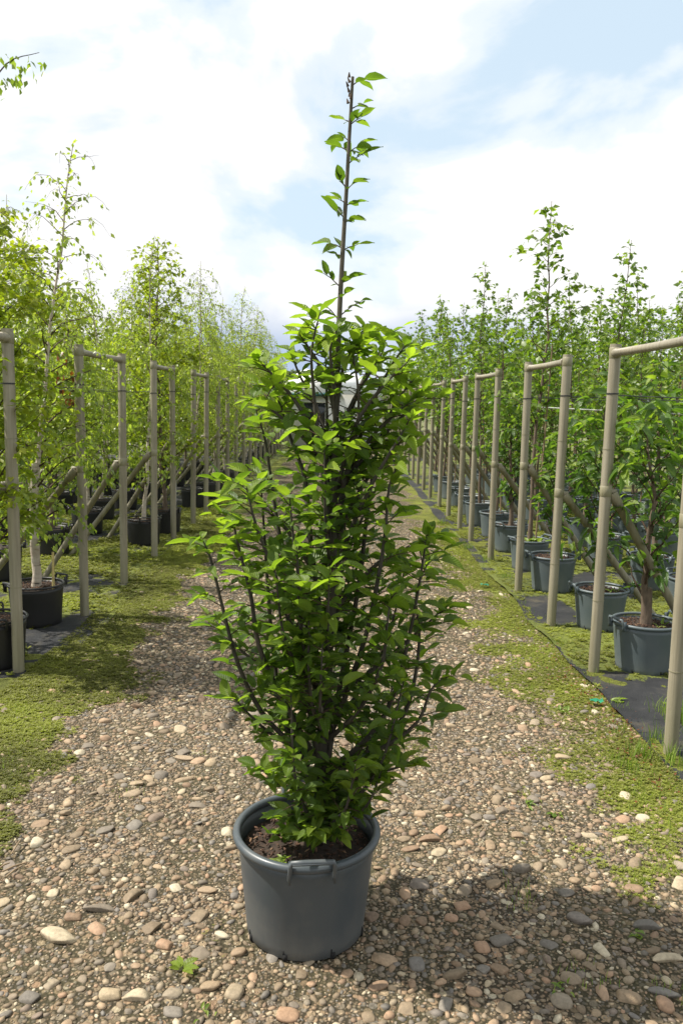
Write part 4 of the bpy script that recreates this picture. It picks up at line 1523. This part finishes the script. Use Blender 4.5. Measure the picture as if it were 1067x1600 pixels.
# ---- right side: front row of grey pots
xr = 1.90
front_y = [4.86, 5.80, 6.98, 7.90, 8.90, 9.85, 10.8, 11.8, 12.8, 13.8, 14.8]
front_lab = ['grey plastic pot on the fabric holding the nearest bushy cherry, one handle sticking up', 'grey plastic pot with bark mulch behind a braced post, handles standing out',
             'grey plastic pot of bare bark mulch beside the leaning braces', 'grey plastic pot with leafy weeds around the stem']
for i, y in enumerate(front_y):
    lab = front_lab[i] if i < 4 else 'grey plastic pot in the front row along the pipe frames'
    grp = None if i < 4 else 'grey pots in the front row'
    pt = place_pot(PM_grey, 'plant_pot', lab, (xr + rng.normal(0, .02), y, ZB), (rad(200), rad(185), rad(190), rad(205))[i] if i < 4 else rng.uniform(0, 3), grp,
                   notches=6, scale=1.0 + rng.normal(0, 0.015), detail=i < 6)
    base = (pt.location.x, pt.location.y, ZB + 0.268)
    if i == 0:
        t = thing('cherry_tree', 'bushy young cherry with large glossy leaves in the grey pot with a raised handle', 'tree', base, 1.2)
        ob('trunk', CHER[0][0][1], t)
        ob('branches', CHER[0][2][1], t, kind='stuff')
        P, D, N, Ls, Tn = CHER_RAW[0]
        order = np.argsort(-Ls)
        cl_me = []
        for tp in CLEAF:
            m = MB(); m.add(tp[0], tp[1], 0.5, tp[2]); cl_me.append(m.mesh('leaf', M_cherry_o))
        lst = [(Vector(P[j]), Vector(D[j]), Vector(N[j]), float(Ls[j]), float(Tn[j]), int(j)) for j in order]
        leaf_objects(lst[:220], cl_me, t, Vector((0, 0, 0)))
        if len(lst) > 220:
            ob('foliage', leaf_mass(lst[220:], CLEAF, Vector((0, 0, 0)), 'foliage', M_cherry), t, kind='stuff')
        # short stout stem below the crown
        m = MB(); m.tube([(0, 0, -0.02), (0.004, 0, 0.08), (0, 0.004, 0.17), (0.0, 0.0, 0.24)], [0.038, 0.033, 0.032, 0.024], 12)
        ob('graft_stem', m.mesh('graft_stem', M_brown), t)
    elif i in (1, 2, 4):
        spawn('cherry_tree', CHER[i % 3], ['', 'leafy cherry between two braced posts in a grey pot', 'dense dark leaved cherry in the third grey pot along the frames', '',
              'slim leafy cherry in a front row grey pot beyond the weedy pot'][i], 'tree', base, rng.uniform(0, 6), None, (1, 1.0, 0.92, 1, 1.0)[i])
    else:
        spawn('nursery_tree', STD[i % 5], 'slim staked tree with high foliage in a front row grey pot', 'tree', base, rng.uniform(0, 6), 'front row trees in grey pots', 0.95 + rng.normal(0, .05))
        cane((base[0] + .05, base[1] - .03, base[2]), 'bamboo cane staking a front row tree in a grey pot', 'canes in the front row')
    if i in (3, 0, 1):
        o = ob('weed', weed_mesh('weed', 26 if i == 3 else 8, 0.10 if i == 3 else 0.05, 0.05 if i == 3 else 0.03, 70 + i, M_weed, 0.7), None, (base[0] + (.0 if i == 3 else .07), base[1] - 0.05, base[2] + 0.005))
        tag(o, ['tiny weed beside the stout cherry stem in the grey pot', 'small weed in the mulch of the grey pot behind the braced post', '', 'leafy weeds filling a front row grey pot'][i], 'weed')

# rows behind
for row, (x, y0, y1, kinds) in enumerate([(2.75, 6.2, 22, 'C'), (3.55, 7.6, 24, 'S'), (4.4, 9.4, 27, 'S'), (5.3, 11.4, 29, 'S'), (6.3, 13.5, 30, 'S')]):
    y = y0
    k = 0
    nth = ['second', 'third', 'fourth', 'fifth', 'sixth'][row]
    while y < y1:
        xx = x + rng.normal(0, .05)
        grp = 'grey pots in the %s row' % nth
        if row < 3 and y < 17:
            place_pot(PM_grey, 'plant_pot', 'grey plastic pot in the %s row in from the pipe frames' % nth, (xx, y, ZB), rng.uniform(0, 6), grp, notches=0, detail=y < 9)
        base = (xx, y, ZB + 0.268)
        if kinds == 'C' and (k % 3 != 2):
            spawn('cherry_tree', CHER[k % 3], 'leafy young cherry in the %s row of grey pots' % nth, 'tree', base, rng.uniform(0, 6), 'cherries in the %s row' % nth, 1.08 + rng.normal(0, .08))
        else:
            spawn('nursery_tree', STD[(k * 3 + row) % 5], 'slim nursery tree with tall narrow crown in the %s row of grey pots' % nth, 'tree', base, rng.uniform(0, 6), 'tall trees in the %s row' % nth,
                  (0.90 if y < 10 else 1.03) + rng.normal(0, .06))
            if row < 3:
                cane((base[0] + .04, base[1] - .04, base[2]), 'bamboo cane staking a tree in the %s row of grey pots' % nth, 'canes in the %s row' % nth)
        y += 1.0 + rng.normal(0, .06)
        k += 1
y = 15.8
while y < 32:
    spawn('nursery_tree', STD[int(y * 7) % 5], 'slim tree at the far end of the front row of grey pots', 'tree', (1.95 + rng.normal(0, .06), y, ZB + .25), rng.uniform(0, 6), 'far trees along the grey pot frames', 1.10 + rng.normal(0, .06))
    y += 1.15

# ---- left side: black pots
def black(x, y, parts, tl, tname='birch_tree', pl=None, pg=None, tg=None, scale=1.0, rz=None, det=True, lab=False):
    place_pot(PM_black, 'plant_pot', pl, (x, y, ZB), rng.uniform(0, 3), pg, notches=0, detail=det, tagpart=lab)
    return spawn(tname, parts, tl, 'tree', (x, y, ZB + 0.255), rng.uniform(0, 6) if rz is None else rz, tg, scale)


black(-2.02, 4.72, YELL[0], 'feathery bright green tree in a black pot against the lone pipe post', 'nursery_tree', 'black plastic pot beside the lone pipe post, partly behind it', scale=0.95)
black(-2.10, 5.62, BIRCH[1], 'birch with stout pale peeling trunk beside a yellow stick', 'birch_tree', 'black plastic pot with a yellow stick in it', scale=0.92, rz=0.6)
# stout pale lower trunk of that birch
m = MB(); m.tube([(0, 0, -0.02), (0.01, 0, 0.1), (-0.01, 0, 0.3), (-0.015, 0.0, 0.6), (0, 0, 0.95)], [0.040, 0.033, 0.030, 0.026, 0.020], 12)
bt = [o for o in col.objects if o.get('label', '').startswith('birch with stout pale')][0]
ob('lower_trunk', m.mesh('lower_trunk', M_birch), bt)
m = MB(); m.tube([(0, 0, -0.06), (0.002, 0, 0.13), (0.004, 0, 0.26)], [0.009, 0.0085, 0.008], 8)
o = ob('stick', m.mesh('stick', M_yellow), None, (-1.955, 5.55, ZB + 0.262))
tag(o, 'short yellow stick standing in the black pot of the stout birch', 'stick')
black(-2.12, 8.87, BIRCH[0], 'birch in the black pot with bare mulch beyond the braces', 'birch_tree', 'black plastic pot with plain sides between two pipe posts', scale=0.98)
black(-2.05, 9.68, YELL[1], 'bright yellow green columnar tree rising above the pipe frames', 'nursery_tree', 'black plastic pot with a white paper label and a pale stick', scale=1.12, lab=True)
m = MB(); m.tube([(0, 0, -0.06), (0.004, 0, 0.34)], [0.009, 0.008], 8)
o = ob('stick', m.mesh('stick', M_label), None, (-1.92, 9.62, ZB + 0.262))
tag(o, 'pale stick standing in the labelled black pot', 'stick')
for k, y in enumerate([12.0, 13.0, 14.1, 15.2, 16.3, 17.4, 18.5, 19.7, 20.9, 22.1, 23.4, 24.8, 26.2, 27.8, 29.4, 31]):
    black(-2.12 + rng.normal(0, .05), y, (WEEP + BIRCH[2:3])[k % 3], 'fine leaved birch in the front row of black pots past the labelled pot', 'birch_tree',
          'black plastic pot in the front row past the labelled pot', 'black pots in the front row', 'birches in the front row', 0.98 + rng.normal(0, .05), det=False, lab=k == 0)
for row, (x, y0, y1) in enumerate([(-2.95, 7.0, 30), (-3.8, 9.0, 30), (-4.7, 11.2, 30), (-5.7, 13.5, 31)]):
    y = y0; k = 0
    nth = ['second', 'third', 'fourth', 'fifth'][row]
    while y < y1:
        xx = x + rng.normal(0, .06)
        src = [BIRCH[0], WEEP[0], BIRCH[3], YELL[0], BIRCH[1], WEEP[1], BIRCH[2]][(k * 3 + row) % 7]
        isy = src is YELL[0]
        if y < 18:
            place_pot(PM_black, 'plant_pot', 'black plastic pot in the %s row in from the pipe frames' % nth, (xx, y, ZB), rng.uniform(0, 3), 'black pots in the %s row' % nth, notches=0, detail=False, tagpart=k % 3 == 1)
        spawn('nursery_tree' if isy else 'birch_tree', src,
              ('yellow green bushy tree among the birches of the %s black pot row' if isy else 'slender birch in the %s row of black pots') % nth, 'tree', (xx, y, ZB + .255), rng.uniform(0, 6),
              ('yellow green trees in the %s row' if isy else 'birches in the %s row') % nth, (1.1 if isy else 0.98) + rng.normal(0, .07))
        y += 1.12 + rng.normal(0, .08)
        k += 1

# near birch leaning in from beyond the left edge of the frame: its shoot tips reach the picture
t = spawn('birch_tree', BIRCH[3], 'tall birch with drooping shoots beside the lone pipe post', 'tree', (-2.55, 5.15, ZB + .255), 2.2, None, 1.08)
place_pot(PM_black, 'plant_pot', 'black plastic pot of the tall birch behind the lone pipe post', (-2.55, 5.15, ZB), 0.4, None, notches=0, detail=False)

m = MB(); ml = MB()
inv = t.matrix_basis.inverted()
bp = [Vector((-2.52, 5.15, 3.15)), at_y(-40, 170, 5.1), at_y(10, 100, 5.1), at_y(62, 82, 5.1)]
bp = [inv @ p for p in spline(bp, 4)]
m.tube(bp, [0.007 * (1 - i / len(bp)) + 0.001 for i in range(len(bp))], 5)
ob('branch', m.mesh('branch', M_twig), t)
n = 64
tt = rng.uniform(4, len(bp) - 1.001, n); ii = tt.astype(int)
P = np.array([(bp[i].lerp(bp[i + 1], f - i))[:] for i, f in zip(ii, tt)]) + rng.normal(0, 0.03, (n, 3)) - np.array([0, 0, 1]) * rng.uniform(0, 0.12, n)[:, None]
D = rng.normal(0, .6, (n, 3)); D[:, 2] -= 0.9
ml.inst(SLEAF, orient(D, rng.normal(size=(n, 3))) * rng.uniform(.035, .055, n)[:, None, None], P, rng.uniform(0, .4, n))
ob('sprig_leaves', ml.mesh('sprig_leaves', M_birchleaf), t, kind='stuff')

# dead brown spray hanging in the birch
m = MB()
n = 46
zz = rng.uniform(0, 0.42, n)
R = orient(np.stack([rng.normal(0, .4, n), rng.normal(0, .4, n), np.full(n, -1.0)], 1), rng.normal(size=(n, 3)))
m.inst(SLEAF, R * rng.uniform(0.035, 0.06, n)[:, None, None], np.stack([rng.normal(0, .035, n), rng.normal(0, .03, n), -zz], 1), rng.uniform(0, 1, n))
m2 = at_y(104, 540, 6.0)
o = thing('dead_branch', 'spray of dead rusty brown leaves hanging among the green birch leaves', 'branch', m2)
ob('foliage', m.mesh('foliage', M_dead), o, kind='stuff')
m = MB(); m.tube([(0.02, 0.0, 0.12), (0, 0, 0), (0.01, 0, -0.2), (0, 0.01, -0.42)], [0.004, 0.003, 0.002, 0.001], 6); ob('twig', m.mesh('twig', M_twig), o)

# ------------------------------------------------------------------ background: hut, far trees
hut = thing('white_hut', 'low white roofed hut with grey end wall at the far end of the path', 'hut', (-0.35, 31.0, -0.02), rad(-28))
m = MB(); m.box((0, 0, 0.95), (2.6, 3.6, 1.9)); ob('wall', m.mesh('wall', M_white, False), hut)
m = MB()
for k in range(9):
    m = MB(); m.box((-1.312, -1.6 + 0.4 * k, 0.94), (0.02, 0.385, 1.86)); ob('cladding_panel', m.mesh('cladding_panel', M_greywall, False), hut)
m = MB()
m.add([(-1.5, -2.0, 1.88), (1.5, -2.0, 1.88), (1.5, 2.0, 1.88), (-1.5, 2.0, 1.88), (0, -2.0, 2.75), (0, 2.0, 2.75)],
      [np.array([(0, 4, 5, 3), (1, 2, 5, 4), (0, 3, 2, 1)]), np.array([(0, 1, 4), (3, 5, 2)])])
rf_ = ob('roof', m.mesh('roof', M_white, False), hut)
m = MB(); m.box((0, -2.02, 1.86), (3.0, 0.03, 0.12)); ob('fascia', m.mesh('fascia', M_teal, False), rf_)
m = MB(); m.box((0.35, -1.815, 1.2), (0.9, 0.03, 0.75)); w_ = ob('window', m.mesh('window', M_glass, False), hut)
m = MB()
for (c, d) in [((0.35, -1.83, 1.6), (1.0, 0.03, 0.05)), ((0.35, -1.83, 0.8), (1.0, 0.03, 0.05)), ((-0.12, -1.83, 1.2), (0.05, 0.03, 0.75)), ((0.82, -1.83, 1.2), (0.05, 0.03, 0.75))]:
    m.box(c, d)
ob('frame', m.mesh('frame', M_white, False), w_)

FAR = []
for i in range(3):
    parts, _ = gen_tree(700 + i, 5.0 + i, 0.8, 0.16, M_brown, M_far, 60, prof([(0, 1.7), (0.4, 2.4), (0.8, 1.6), (1, 0.6)]), 0.30, 20, 0.2, SLEAF, (0, 0), up=0.7, tint=(0.5, .25), nrm=1.0, sub=0.8)
    FAR.append(parts)
k = 0
for x in np.arange(-22, 24, 2.6):
    spawn('far_tree', FAR[k % 3], 'broad dark green tree in the hedge line behind the hut', 'tree', (x + rng.normal(0, .5), 52 + rng.normal(0, 3), -0.03), rng.uniform(0, 6), 'trees on the horizon', 0.5 + rng.normal(0, .05))
    k += 1
